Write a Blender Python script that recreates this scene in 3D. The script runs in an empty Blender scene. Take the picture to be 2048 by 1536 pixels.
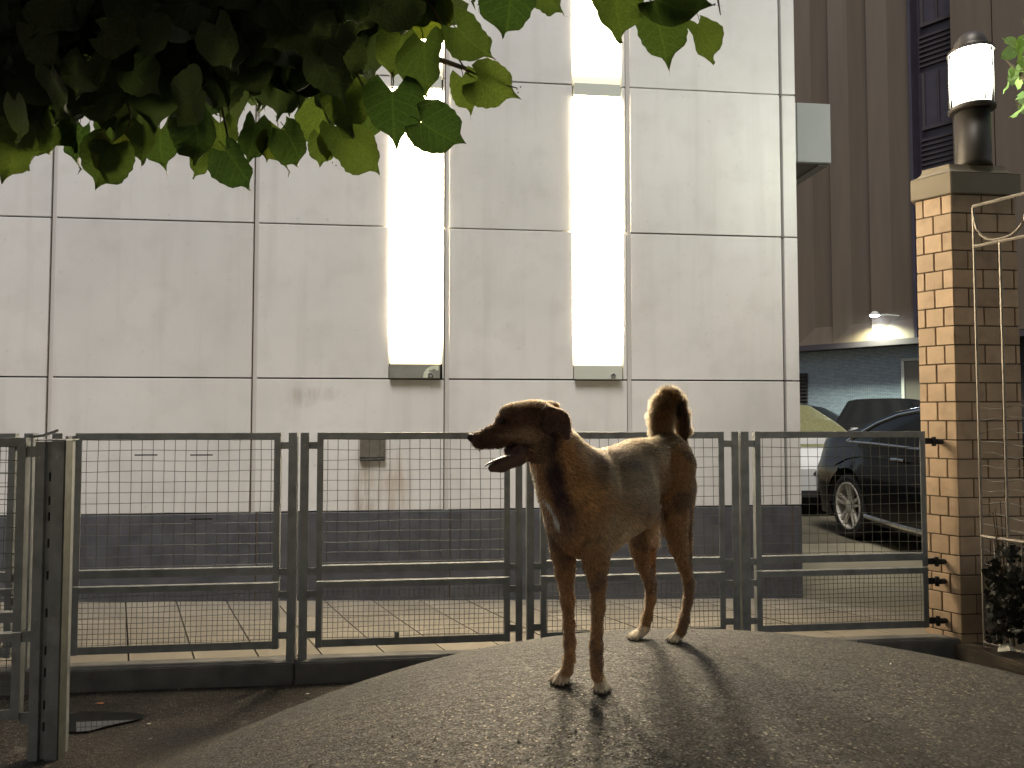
import bpy, bmesh, math, random
import numpy as np
from mathutils import Vector, Matrix
from math import radians, sin, cos, pi, sqrt, atan

S = bpy.context.scene
COL = S.collection
R = random.Random(7)
NR = np.random.default_rng(11)

# ------------------------------------------------------------------ camera
FPX = 1500.0; HC = 1.18; YAW = radians(6.25); PIT = atan(64 / 1500)
_f = np.array([sin(YAW) * cos(PIT), cos(YAW) * cos(PIT), sin(PIT)])
_r = np.array([cos(YAW), -sin(YAW), 0.0])
_u = np.cross(_r, _f)
_c = np.array([0, 0, HC])
def ray(px, py): return _f + _r * ((px - 1024) / FPX) + _u * ((768 - py) / FPX)
def at(px, py, d): return _c + ray(px, py) * d
def atY(px, py, Y):
    q = ray(px, py); return _c + q * (Y / q[1])
def proj(p):
    v = np.asarray(p) - _c; d = v @ _f
    return np.stack([1024 + FPX * (v @ _r) / d, 768 - FPX * (v @ _u) / d, d], -1)
def cam2world(xc, d): return (xc * cos(YAW) + d * sin(YAW), -xc * sin(YAW) + d * cos(YAW))

cd = bpy.data.cameras.new('camera'); cam = bpy.data.objects.new('camera', cd); COL.objects.link(cam)
cd.sensor_width = 36; cd.lens = FPX / 2048 * 36; cd.clip_start = 0.05; cd.clip_end = 800
M = Matrix((( _r[0], _u[0], -_f[0], 0), (_r[1], _u[1], -_f[1], 0), (_r[2], _u[2], -_f[2], HC), (0, 0, 0, 1)))
cam.matrix_world = M
S.camera = cam

# ------------------------------------------------------------------ world, sun, exposure
SUN_DIR = Vector((-0.16, -0.40, 0.90)).normalized()      # towards the light
W = bpy.data.worlds.new('World'); S.world = W; W.use_nodes = True
wn = W.node_tree; wn.nodes.clear()
sky = wn.nodes.new('ShaderNodeTexSky'); sky.sky_type = 'NISHITA'; sky.sun_disc = False
sky.sun_elevation = math.asin(SUN_DIR.z); sky.sun_rotation = math.atan2(SUN_DIR.x, SUN_DIR.y)
tint = wn.nodes.new('ShaderNodeMix'); tint.data_type = 'RGBA'; tint.blend_type = 'MULTIPLY'
tint.inputs[0].default_value = 1.0; tint.inputs[7].default_value = (1.0, 0.77, 0.58, 1)
bg = wn.nodes.new('ShaderNodeBackground'); bg.inputs[1].default_value = 0.115
ow = wn.nodes.new('ShaderNodeOutputWorld')
wn.links.new(sky.outputs[0], tint.inputs[6]); wn.links.new(tint.outputs[2], bg.inputs[0]); wn.links.new(bg.outputs[0], ow.inputs[0])
sl = bpy.data.lights.new('sun', 'SUN'); sl.energy = 2.7; sl.angle = radians(24); sl.color = (1.0, 0.97, 0.93)
so = bpy.data.objects.new('sun', sl); COL.objects.link(so)
so.rotation_euler = SUN_DIR.to_track_quat('Z', 'Y').to_euler()
S.view_settings.view_transform = 'Standard'; S.view_settings.look = 'None'
S.view_settings.exposure = 0.35; S.view_settings.gamma = 1.0; S.view_settings.use_curve_mapping = False
S.cycles.use_denoising = True; S.cycles.max_bounces = 8; S.cycles.transparent_max_bounces = 8
S.cycles.sample_clamp_indirect = 6.0

# ------------------------------------------------------------------ material helpers
def mat(name, col, rough=0.6, metal=0.0, var=0.0, vscale=4.0, bump=0.0, bscale=60.0, dirt=0.0, dscale=1.5, dcol=(0.05, 0.045, 0.04), coat=0.0, spec=0.5, rvar=0.0, island=0.0, stretch=None, streak=0.0):
    m = bpy.data.materials.new(name); m.use_nodes = True
    nt = m.node_tree; b = nt.nodes['Principled BSDF']
    b.inputs['Roughness'].default_value = rough; b.inputs['Metallic'].default_value = metal
    b.inputs['Specular IOR Level'].default_value = spec
    if coat: b.inputs['Coat Weight'].default_value = coat; b.inputs['Coat Roughness'].default_value = 0.04
    tc = nt.nodes.new('ShaderNodeTexCoord'); src = tc.outputs['Object']
    if stretch:
        mp = nt.nodes.new('ShaderNodeMapping'); mp.inputs['Scale'].default_value = stretch
        nt.links.new(src, mp.inputs[0]); src = mp.outputs[0]
    def noise(sc, det=5):
        n = nt.nodes.new('ShaderNodeTexNoise'); n.inputs['Scale'].default_value = sc; n.inputs['Detail'].default_value = det
        nt.links.new(src, n.inputs['Vector']); return n
    def rampf(a, lo, hi, v0=0.0, v1=1.0):
        r = nt.nodes.new('ShaderNodeMapRange'); r.inputs[1].default_value = lo; r.inputs[2].default_value = hi
        r.inputs[3].default_value = v0; r.inputs[4].default_value = v1; nt.links.new(a, r.inputs[0]); return r.outputs[0]
    def mix(a, c, f, mode='MIX'):
        x = nt.nodes.new('ShaderNodeMix'); x.data_type = 'RGBA'; x.blend_type = mode
        for s, v in ((6, a), (7, c)):
            if isinstance(v, tuple): x.inputs[s].default_value = v + (1,) if len(v) == 3 else v
            else: nt.links.new(v, x.inputs[s])
        if isinstance(f, float): x.inputs[0].default_value = f
        else: nt.links.new(f, x.inputs[0])
        return x.outputs[2]
    cur = tuple(col)
    if var:
        n = noise(vscale)
        cur = mix(tuple(c * (1 - var) for c in col), tuple(min(1, c * (1 + var)) for c in col), rampf(n.outputs[0], .3, .7))
    if island:
        g = nt.nodes.new('ShaderNodeObjectInfo')
        x = rampf(g.outputs['Random'], 0, 1, 1 - island, 1 + island)
        mm = nt.nodes.new('ShaderNodeVectorMath'); mm.operation = 'SCALE'
        if isinstance(cur, tuple): mm.inputs[0].default_value = cur
        else: nt.links.new(cur, mm.inputs[0])
        nt.links.new(x, mm.inputs['Scale']); cur = mm.outputs[0]
    if dirt:
        n = noise(dscale, 8)
        cur = mix(cur, tuple(dcol), rampf(n.outputs[0], .5, .78, 0, dirt))
    if streak:
        mp2 = nt.nodes.new('ShaderNodeMapping'); mp2.inputs['Scale'].default_value = (9, 9, .55); nt.links.new(tc.outputs['Object'], mp2.inputs[0])
        n = nt.nodes.new('ShaderNodeTexNoise'); n.inputs['Scale'].default_value = 1.0; n.inputs['Detail'].default_value = 7; nt.links.new(mp2.outputs[0], n.inputs['Vector'])
        cur = mix(cur, tuple(dcol), rampf(n.outputs[0], .52, .72, 0, streak))
        n = noise(26, 7); cur = mix(cur, tuple(c * .8 for c in dcol), rampf(n.outputs[0], .64, .74, 0, streak * 1.1))
    if isinstance(cur, tuple): b.inputs['Base Color'].default_value = cur + (1,)
    else: nt.links.new(cur, b.inputs['Base Color'])
    if rvar:
        n = noise(vscale * 2.3); nt.links.new(rampf(n.outputs[0], .3, .7, max(0, rough - rvar), min(1, rough + rvar)), b.inputs['Roughness'])
    if bump:
        n = noise(bscale, 6); bp = nt.nodes.new('ShaderNodeBump'); bp.inputs['Strength'].default_value = bump; bp.inputs['Distance'].default_value = 0.01
        nt.links.new(n.outputs[0], bp.inputs['Height']); nt.links.new(bp.outputs[0], b.inputs['Normal'])
    m['b'] = 1
    return m
def emit(name, col, st):
    m = bpy.data.materials.new(name); m.use_nodes = True; b = m.node_tree.nodes['Principled BSDF']
    b.inputs['Base Color'].default_value = (.8, .8, .8, 1)
    b.inputs['Emission Color'].default_value = tuple(col) + (1,); b.inputs['Emission Strength'].default_value = st
    return m

# ------------------------------------------------------------------ mesh helpers
def mesh(name, verts, faces, smooth=False):
    me = bpy.data.meshes.new(name); me.from_pydata([tuple(map(float, v)) for v in verts], [], faces); me.update()
    if smooth: me.polygons.foreach_set('use_smooth', [True] * len(me.polygons))
    return me
def link(name, me, m=None, parent=None):
    o = bpy.data.objects.new(name, me); COL.objects.link(o)
    if m is not None and me is not None and not me.materials: me.materials.append(m)
    if parent is not None: o.parent = parent
    return o
class MB:
    def __init__(s): s.v = []; s.f = []
    def box(s, x0, x1, y0, y1, z0, z1):
        n = len(s.v)
        s.v += [(x0, y0, z0), (x1, y0, z0), (x1, y1, z0), (x0, y1, z0), (x0, y0, z1), (x1, y0, z1), (x1, y1, z1), (x0, y1, z1)]
        s.f += [tuple(n + i for i in q) for q in ((0, 3, 2, 1), (4, 5, 6, 7), (0, 1, 5, 4), (1, 2, 6, 5), (2, 3, 7, 6), (3, 0, 4, 7))]
        return s
    def prism(s, pts, z0, z1):           # pts ccw in xy
        n = len(s.v); k = len(pts)
        s.v += [(p[0], p[1], z0) for p in pts] + [(p[0], p[1], z1) for p in pts]
        s.f += [tuple(n + i for i in range(k))[::-1], tuple(n + k + i for i in range(k))]
        s.f += [(n + i, n + (i + 1) % k, n + k + (i + 1) % k, n + k + i) for i in range(k)]
        return s
    def tube(s, pts, r, k=6, cap=True):
        pts = [Vector(p) for p in pts]; n0 = len(s.v)
        rr = r if isinstance(r, (list, tuple)) else [r] * len(pts)
        for i, p in enumerate(pts):
            t = (pts[min(i + 1, len(pts) - 1)] - pts[max(i - 1, 0)]).normalized()
            a = t.cross(Vector((0, 0, 1)) if abs(t.z) < .9 else Vector((1, 0, 0))).normalized(); b = t.cross(a)
            for j in range(k):
                an = 2 * pi * j / k; q = p + (a * cos(an) + b * sin(an)) * rr[i]; s.v.append(tuple(q))
        for i in range(len(pts) - 1):
            for j in range(k):
                s.f.append((n0 + i * k + j, n0 + i * k + (j + 1) % k, n0 + (i + 1) * k + (j + 1) % k, n0 + (i + 1) * k + j))
        if cap:
            s.f.append(tuple(n0 + j for j in range(k))[::-1]); e = n0 + (len(pts) - 1) * k; s.f.append(tuple(e + j for j in range(k)))
        return s
    def lathe(s, prof, cx=0, cy=0, k=24):
        n0 = len(s.v)
        for (r, z) in prof:
            for j in range(k): s.v.append((cx + r * cos(2 * pi * j / k), cy + r * sin(2 * pi * j / k), z))
        for i in range(len(prof) - 1):
            for j in range(k): s.f.append((n0 + i * k + j, n0 + i * k + (j + 1) % k, n0 + (i + 1) * k + (j + 1) % k, n0 + (i + 1) * k + j))
        s.f.append(tuple(n0 + j for j in range(k))[::-1]); e = n0 + (len(prof) - 1) * k; s.f.append(tuple(e + j for j in range(k)))
        return s
    def build(s, name, m=None, parent=None, smooth=False, bevel=0.0, seg=2):
        me = mesh(name, s.v, s.f, smooth); o = link(name, me, m, parent)
        if bevel:
            bm = bmesh.new(); bm.from_mesh(me)
            bmesh.ops.bevel(bm, geom=list(bm.edges) + list(bm.verts), offset=bevel, segments=seg, affect='EDGES', clamp_overlap=True)
            bm.to_mesh(me); bm.free()
        return o
def tag(o, label=None, cat=None, group=None, kind=None):
    if label: o['label'] = label
    if cat: o['category'] = cat
    if group: o['group'] = group
    if kind: o['kind'] = kind
    return o
def empty(name, loc, label=None, cat=None, group=None, rz=0.0):
    o = bpy.data.objects.new(name, None); COL.objects.link(o); o.location = loc; o.rotation_euler = (0, 0, rz)
    o.empty_display_size = .1
    return tag(o, label, cat, group)
def child(o, root):                      # parent a mesh built in world coordinates
    o.parent = root
    bpy.context.view_layer.update() if False else None
    mw = Matrix.Translation(root.location) @ root.rotation_euler.to_matrix().to_4x4()
    o.matrix_parent_inverse = mw.inverted()
    return o
# ------------------------------------------------------------------ materials
m_wall = mat('wall panel stone', (.69, .675, .65), .55, var=.06, vscale=1.7, bump=.05, bscale=90, dirt=.34, dscale=5.0, dcol=(.47, .45, .41), island=.04, streak=.28)
m_joint = mat('joint channel', (.55, .53, .50), .45)
m_dark = mat('dark gap', (.02, .02, .02), .8)
m_plinth = mat('dark granite plinth', (.075, .077, .088), .5, var=.25, vscale=9, bump=.08, bscale=200, dirt=.5, dscale=3, dcol=(.14, .135, .13))
m_slab = mat('paving slab', (.25, .22, .17), .7, var=.14, vscale=5, bump=.15, bscale=150, dirt=.45, dscale=3, dcol=(.17, .15, .12), island=.10)
m_curb = mat('kerb concrete', (.15, .145, .135), .8, var=.25, vscale=7, bump=.3, bscale=90, dirt=.6, dscale=4, dcol=(.05, .05, .045))
m_steel = mat('painted grey green steel', (.26, .27, .265), .42, metal=.25, var=.16, vscale=14, bump=.06, bscale=160, dirt=.45, dscale=11, dcol=(.07, .065, .055), rvar=.12)
m_wire = mat('galvanised wire', (.16, .16, .14), .35, metal=.6)
m_bolt = mat('bolt zinc', (.35, .34, .32), .35, metal=.8)
m_boxm = mat('lamp box metal', (.60, .62, .55), .45, metal=.1, var=.05)
m_boxg = mat('lamp box grey metal', (.27, .27, .235), .5, metal=.2, var=.15, dirt=.3, dscale=12)
m_sticker = mat('torn sticker', (.62, .65, .50), .7, var=.1, vscale=30)
m_lock = mat('lock steel', (.30, .30, .31), .3, metal=.8)
m_brick = mat('tan glazed brick', (.55, .40, .26), .6, var=.10, vscale=10, bump=.25, bscale=120, dirt=.4, dscale=11, dcol=(.22, .14, .09), island=.14)
m_brickdk = mat('brown brick', (.16, .105, .075), .7, var=.2, vscale=10, bump=.25, bscale=120, island=.15)
m_mortar = mat('recessed mortar', (.13, .09, .06), .9)
m_cap = mat('pillar cap stone', (.27, .225, .16), .55, var=.08, vscale=6, bump=.06, bscale=120)
m_bronze = mat('lantern bronze metal', (.085, .075, .065), .45, metal=.4, var=.1)
m_iron = mat('gate painted iron', (.30, .26, .21), .5, metal=.2, var=.15, dirt=.5, dscale=25)
m_black = mat('black paint', (.004, .004, .005), .16, coat=.35, spec=.25)
m_white = mat('white paint', (.62, .62, .60), .25, coat=.8)
m_glass = mat('dark car glass', (.010, .012, .012), .08, spec=.35)
m_dewglass = mat('dewy car glass', (.17, .17, .075), .35, var=.25, vscale=25, bump=.5, bscale=120)
m_tyre = mat('tyre rubber', (.015, .015, .015), .8)
m_rim = mat('alloy rim', (.72, .68, .60), .35, metal=.35)
m_chrome = mat('chrome trim', (.7, .68, .62), .15, metal=1.0)
m_red = mat('tail lamp red', (.25, .01, .01), .1, coat=1)
m_clear = mat('head lamp lens', (.15, .15, .15), .15, coat=.5)
m_clad = mat('brown cladding', (.082, .060, .040), .6, var=.12, vscale=2, dirt=.35, dscale=1.2, dcol=(.09, .075, .07), stretch=(3, 3, .25))
m_cladd = mat('dark purple window band', (.035, .028, .045), .4, var=.2)
m_frame2 = mat('window frame brown', (.034, .027, .034), .7)
m_grey = mat('grey metal panel', (.38, .40, .37), .5, var=.04)
m_asph = mat('car park asphalt', (.10, .088, .055), .8, var=.25, vscale=4, bump=.5, bscale=200)
m_rust = mat('rust stain', (.43, .34, .25), .7)
m_twig = mat('twig bark', (.10, .07, .04), .8, bump=.3, bscale=80)
m_deb = mat('fallen orange leaf', (.50, .22, .09), .7)
m_litter = mat('pale litter', (.6, .58, .5), .7)

# brick wall of the car park, too far to tell the bricks apart
def brick_far():
    m = bpy.data.materials.new('grey blue brickwork'); m.use_nodes = True; nt = m.node_tree; b = nt.nodes['Principled BSDF']
    tc = nt.nodes.new('ShaderNodeTexCoord'); br = nt.nodes.new('ShaderNodeTexBrick')
    mp = nt.nodes.new('ShaderNodeMapping'); mp.inputs['Rotation'].default_value = (radians(90), 0, 0)
    nt.links.new(tc.outputs['Object'], mp.inputs[0]); nt.links.new(mp.outputs[0], br.inputs['Vector'])
    br.inputs['Scale'].default_value = 9.0; br.inputs['Color1'].default_value = (.22, .28, .35, 1); br.inputs['Color2'].default_value = (.30, .37, .44, 1)
    br.inputs['Mortar'].default_value = (.07, .08, .09, 1); br.inputs['Mortar Size'].default_value = .03; br.inputs['Row Height'].default_value = .3; br.inputs['Brick Width'].default_value = .9
    nt.links.new(br.outputs[0], b.inputs['Base Color']); b.inputs['Roughness'].default_value = .4
    bp = nt.nodes.new('ShaderNodeBump'); bp.inputs['Strength'].default_value = .6; bp.inputs['Distance'].default_value = .01
    nt.links.new(br.outputs[1], bp.inputs['Height']); bp.invert = True; nt.links.new(bp.outputs[0], b.inputs['Normal'])
    return m
m_farbrick = brick_far()

# asphalt of the mound: coarse aggregate, glinting stones, worn pale patches
def asphalt(name, base, scale=1.0):
    m = bpy.data.materials.new(name); m.use_nodes = True; nt = m.node_tree; b = nt.nodes['Principled BSDF']
    N = nt.nodes.new; L = nt.links.new
    tc = N('ShaderNodeTexCoord'); o = tc.outputs['Object']
    v = N('ShaderNodeTexVoronoi'); v.inputs['Scale'].default_value = 230 * scale; L(o, v.inputs['Vector'])
    v2 = N('ShaderNodeTexNoise'); v2.inputs['Scale'].default_value = 130 * scale; v2.inputs['Detail'].default_value = 7; v2.inputs['Roughness'].default_value = .7; L(o, v2.inputs['Vector'])
    n1 = N('ShaderNodeTexNoise'); n1.inputs['Scale'].default_value = 2.6; n1.inputs['Detail'].default_value = 8; L(o, n1.inputs['Vector'])
    n2 = N('ShaderNodeTexNoise'); n2.inputs['Scale'].default_value = 60; n2.inputs['Detail'].default_value = 6; L(o, n2.inputs['Vector'])
    def mr(a, lo, hi, x, y):
        r = N('ShaderNodeMapRange'); r.inputs[1].default_value = lo; r.inputs[2].default_value = hi; r.inputs[3].default_value = x; r.inputs[4].default_value = y; L(a, r.inputs[0]); return r.outputs[0]
    def mx(a, c, f):
        x = N('ShaderNodeMix'); x.data_type = 'RGBA'
        for s, q in ((6, a), (7, c)):
            if isinstance(q, tuple): x.inputs[s].default_value = q + (1,)
            else: L(q, x.inputs[s])
        L(f, x.inputs[0]); return x.outputs[2]
    stone = N('ShaderNodeSeparateColor'); L(v.outputs['Color'], stone.inputs[0])
    c = mx(tuple(x * .45 for x in base), tuple(x * 1.7 for x in base), mr(stone.outputs[0], 0, 1, 0, 1))
    c = mx(c, tuple(x * .30 for x in base), mr(n2.outputs[0], .45, .62, 0, .7))
    c = mx(c, (.40, .34, .25), mr(stone.outputs[1], .955, .975, 0, .9))
    n3 = N('ShaderNodeTexNoise'); n3.inputs['Scale'].default_value = 5.5; n3.inputs['Detail'].default_value = 5; n3.inputs['Roughness'].default_value = .7; L(o, n3.inputs['Vector'])
    c = mx(c, (.25, .22, .175), mr(n3.outputs[0], .60, .70, 0, .65))
    c = mx(c, tuple(x * .32 for x in base), mr(n1.outputs[0], .54, .40, 0, .8))
    L(c, b.inputs['Base Color'])
    L(mr(stone.outputs[2], .0, 1, .30, .85), b.inputs['Roughness']); b.inputs['Specular IOR Level'].default_value = .5
    bp = N('ShaderNodeBump'); bp.inputs['Strength'].default_value = 1.0; bp.inputs['Distance'].default_value = .008
    L(v2.outputs[0], bp.inputs['Height'])
    bp2 = N('ShaderNodeBump'); bp2.inputs['Strength'].default_value = .45; bp2.inputs['Distance'].default_value = .003
    L(v.outputs['Distance'], bp2.inputs['Height']); n5 = N('ShaderNodeTexNoise'); n5.inputs['Scale'].default_value = 34; n5.inputs['Detail'].default_value = 4; L(o, n5.inputs['Vector'])
    bp3 = N('ShaderNodeBump'); bp3.inputs['Strength'].default_value = .7; bp3.inputs['Distance'].default_value = .02; L(n5.outputs[0], bp3.inputs['Height']); L(bp3.outputs[0], bp.inputs['Normal'])
    L(bp.outputs[0], bp2.inputs['Normal']); L(bp2.outputs[0], b.inputs['Normal'])
    return m
m_mound = asphalt('mound asphalt', (.038, .029, .019))
m_park = asphalt('park asphalt', (.050, .045, .041), 1.1)

# ------------------------------------------------------------------ ground
GZ = -0.104
tag(MB().box(-60, 60, -40, 3.735, GZ - .2, GZ).build('ground', m_park), kind='structure')
# mound height field
MP = (0.745853, 1.538573, 2.220827, 2.548081, 0.706089, 1.348509, -2.003238)
def mound_z(x, y):
    cx, cy, rx, ry, h, k, th = MP
    dx = x - cx; dy = y - cy
    u = dx * cos(th) + dy * sin(th); v = -dx * sin(th) + dy * cos(th)
    r = np.clip(np.sqrt((u / rx) ** 2 + (v / ry) ** 2), 0, 1)
    b = h * (.5 + .5 * np.cos(pi * r ** k))
    near = np.clip((3.72 - y) / .9, 0, 1)                     # sinks to the kerb
    near = near * near * (3 - 2 * near)
    b = b * near + 0
    b = b + .004 * np.sin(x * 5.1 + 1.3 * np.sin(y * 3)) * np.sin(y * 4.3) * r
    return -.1 + b
gx = np.arange(-3.4, 4.6, .035); gy = np.arange(-1.6, 3.725, .035)
gy = np.append(gy, 3.728)
X, Y = np.meshgrid(gx, gy); Z = mound_z(X, Y); nx, ny = len(gx), len(gy)
idx = np.arange(nx * ny).reshape(ny, nx)
fs = np.stack([idx[:-1, :-1], idx[:-1, 1:], idx[1:, 1:], idx[1:, :-1]], -1).reshape(-1, 4).tolist()
tag(link('mound', mesh('mound', np.stack([X, Y, Z], -1).reshape(-1, 3), fs, True), m_mound), kind='structure')
# puddle: shallow standing water on the asphalt, wedge shaped
pud = [(127, 1450), (128, 1434), (160, 1425), (215, 1424), (262, 1427), (290, 1431), (283, 1438), (262, 1443), (235, 1448), (205, 1455), (180, 1462), (150, 1464), (130, 1462)]
pv = []
for (a, b) in pud:
    q = ray(a, b); t = (-.0965 - HC) / q[2]; w_ = _c + q * t; w_[2] += (w_[1] - 3.22) * .022; pv.append(w_)
m_pud = mat('puddle water', (.02, .02, .02), .02, spec=.9)
pudo = link('puddle', mesh('puddle', pv, [tuple(range(len(pv)))[::-1]]), m_pud)
tag(pudo, kind='structure')
# kerb under the fence in two runs
kr = empty('kerb', (0, 3.79, 0)); tag(kr, kind='structure')
for i, (a, b) in enumerate([(-5.2, -3.4), (-3.396, -.642), (-.638, 1.60), (1.604, 2.80)]):
    child(MB().box(a, b, 3.735, 3.855, -.14, 0.0).build('kerb_stone', m_curb, bevel=.006), kr)
# loose grit lying on the asphalt
def grit(name, n, m, seed, s0, s1):
    rg = np.random.default_rng(seed); v = []; f = []
    px_ = rg.uniform(-2.4, 3.4, n); py_ = rg.uniform(.9, 3.7, n)
    cl = np.array([mathutils_noise(Vector((a * 1.7, b * 1.7, seed))) for a, b in zip(px_, py_)])
    keep = cl > rg.uniform(-.5, .25, n); px_ = px_[keep]; py_ = py_[keep]; pz_ = mound_z(px_, py_)
    for a, b, c in zip(px_, py_, pz_):
        s = rg.uniform(s0, s1) * (.5 + rg.random() ** 3 * 1.6); o_ = len(v); an = rg.uniform(0, 6.28)
        for k_ in range(5): v.append((a + s * cos(an + k_ * 1.257) * rg.uniform(.6, 1.1), b + s * sin(an + k_ * 1.257) * rg.uniform(.6, 1.1), c - .0005))
        v.append((a + rg.uniform(-.3, .3) * s, b, c + s * rg.uniform(.35, .8)))
        f += [(o_ + k_, o_ + (k_ + 1) % 5, o_ + 5) for k_ in range(5)]
    tag(link(name, mesh(name, v, f), m), kind='stuff')
from mathutils.noise import noise as mathutils_noise
grit('grit', 9000, mat('dark grit', (.07, .06, .045), .4, var=.5, vscale=90), 3, .0018, .0034)
grit('pale_grit', 3000, mat('pale grit', (.34, .28, .20), .3, var=.4, vscale=90), 4, .0012, .0024)
# pavement slabs in front of the building
def pave_z(x, y):
    t = max(0.0, min(1.0, (y - 3.86) / 1.14))
    return -.004 + t * (.012 - .0215 * (x + 1.5))
pr = empty('pavement', (0, 4.4, 0)); tag(pr, kind='structure')
bedv = [(-5.2, 3.857, -.05), (4.2, 3.857, -.05), (4.2, 5.01, -.20), (-5.2, 5.01, -.04)]
child(link('bedding', mesh('bedding', bedv, [(0, 1, 2, 3)]), m_dark), pr)
x = -5.1; k = 0
while x < 3.2:
    off = .0
    ys = [3.86, 4.16, 4.61, 4.998] if k % 2 else [3.86, 4.16, 4.61, 4.998]
    for j in range(3):
        y0, y1 = ys[j] + .003, ys[j + 1] - .003
        x0, x1 = x + .003, x + .302 - .003; sh_ = lambda a, b: a - .396 * (b - 3.86)
        dz = R.uniform(-.0015, .0015)
        q4 = [(sh_(x0, y0), y0), (sh_(x1, y0), y0), (sh_(x1, y1), y1), (sh_(x0, y1), y1)]
        v = [(a, b, -.06 if b < 4.5 else -.25) for a, b in q4] + [(a, b, pave_z(a, b) + dz) for a, b in q4]
        f = [(0, 3, 2, 1), (4, 5, 6, 7), (0, 1, 5, 4), (1, 2, 6, 5), (2, 3, 7, 6), (3, 0, 4, 7)]
        child(link('paving_slab', mesh('paving_slab', v, f), m_slab), pr)
    x += .305; k += 1
# car park ground
cp = mesh('car_park', [(2.0, 3.87, -.024), (80, 3.87, -.024), (80, 5.2, -.098), (2.0, 5.2, -.098), (2.0, 5.2, -.098), (2.0, 90, -.098), (80, 90, -.098), (80, 5.2, -.098), (-.5, 13, -.09), (-.5, 90, -.09), (2.62, 13, -.09)],
          [(0, 1, 2, 3), (4, 7, 6, 5)])
tag(link('car_park', cp, m_asph), kind='structure')
tag(link('car_park_strip', mesh('car_park_strip', [(2.2, 3.872, -.018), (9, 3.872, -.018), (9, 5.2, -.088), (2.2, 5.2, -.092), (9.0, 6.7, -.088), (2.2, 7.3, -.090)], [(0, 1, 2, 3), (3, 2, 4, 5)]), mat('pale concrete strip', (.21, .185, .12), .75, var=.18, vscale=3, bump=.2, bscale=120, dirt=.4, dscale=1.5, dcol=(.10, .09, .06))), kind='structure')

# ------------------------------------------------------------------ pale building with strip lamps
WX1 = 2.575; ZP = .56
bld = empty('building', (0, 5.0, 0), 'pale stone-panelled building with two glowing strip lamps and dark plinth', 'building')
child(MB().box(-6.2, WX1 - .03, 5.045, 11.5, -.1, 6.6).build('wall_core', m_dark), bld)
vj = [-6.10, -4.87, -3.625, -2.38, -1.132, .108, 1.354, 2.474]          # joint channels
hz = [.56, 1.425, 2.44, 3.462, 4.48, 5.50, 6.5]
LAMP = {5: (-.268, .078), 6: (.968, 1.308)}
for ci in range(len(vj)):
    xa = vj[ci] + .017
    xb = vj[ci + 1] - .017 if ci + 1 < len(vj) else WX1
    if ci == len(vj) - 1: xa = vj[ci] + .004
    for ri in range(len(hz) - 1):
        z0, z1 = hz[ri] + .005, hz[ri + 1] - .005
        dy = R.uniform(-.002, .002)
        segs = [(xa, xb)]
        nl = ci + 1
        if nl in LAMP and ri >= 1: segs = [(xa, LAMP[nl][0] - .004), (LAMP[nl][1] + .004, xb)]
        for (a, b) in segs:
            child(MB().box(a, b, 5.0 + dy, 5.04, z0, z1).build('wall_panel', m_wall, bevel=.002, seg=1), bld)
for i, xj in enumerate(vj[:-1]):
    child(MB().box(xj - .010, xj + .0165, 5.012, 5.044, .56, 6.5).build('joint_channel', m_joint), bld)
    child(MB().box(xj - .0168, xj - .0105, 5.018, 5.044, .56, 6.5).build('joint_seal', m_mortar), bld)
for ci in range(len(vj)):
    xa = vj[ci] + .004 + .03; xb = (vj[ci + 1] - .004 + .03) if ci + 1 < len(vj) else WX1 - .004
    child(MB().box(xa, xb, 4.992, 5.04, -.12, .555).build('plinth_slab', m_plinth, bevel=.002, seg=1), bld)
    if ci + 1 < len(vj): child(MB().box(xb + .0005, xb + .0075, 4.998, 5.03, -.12, .553).build('plinth_joint', m_mortar), bld)
# return face of the building, seen only from the right
for ri in range(len(hz) - 1):
    for y in (5.05, 6.3, 7.55, 8.8, 10.05): child(MB().box(WX1 - .03, WX1, y, y + 1.24, hz[ri] + .004, hz[ri + 1] - .004).build('wall_panel', m_wall), bld)
child(MB().box(WX1 - .03, WX1 - .006, 5.05, 11.3, -.12, .555).build('plinth_slab', m_plinth), bld)

def strip_emit(name, seed, z0, z1):
    LE = LAMPE * (1.0 if z0 < 2 else .30)
    m = bpy.data.materials.new(name); m.use_nodes = True; nt = m.node_tree; b = nt.nodes['Principled BSDF']
    N = nt.nodes.new; L = nt.links.new
    b.inputs['Base Color'].default_value = (.8, .78, .7, 1); b.inputs['Roughness'].default_value = .3
    tc = N('ShaderNodeTexCoord'); sp = N('ShaderNodeSeparateXYZ'); L(tc.outputs['Object'], sp.inputs[0])
    r = N('ShaderNodeMapRange'); r.interpolation_type = 'SMOOTHSTEP'
    r.inputs[1].default_value = z0 + .01; r.inputs[2].default_value = z0 + .26; r.inputs[3].default_value = .17; r.inputs[4].default_value = 1; L(sp.outputs[2], r.inputs[0])
    ramp = N('ShaderNodeMix'); ramp.data_type = 'RGBA'; ramp.inputs[6].default_value = (1.0, .86, .52, 1); ramp.inputs[7].default_value = (1.0, .83, .58, 1)
    L(r.outputs[0], ramp.inputs[0]); L(ramp.outputs[2], b.inputs['Emission Color'])
    mm = N('ShaderNodeMath'); mm.operation = 'MULTIPLY'; mm.inputs[1].default_value = LE; pw = N('ShaderNodeMath'); pw.operation = 'POWER'; pw.inputs[1].default_value = 2.2; L(r.outputs[0], pw.inputs[0]); L(pw.outputs[0], mm.inputs[0]); L(mm.outputs[0], b.inputs['Emission Strength'])
    return m
LAMPE = 54.0
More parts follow.
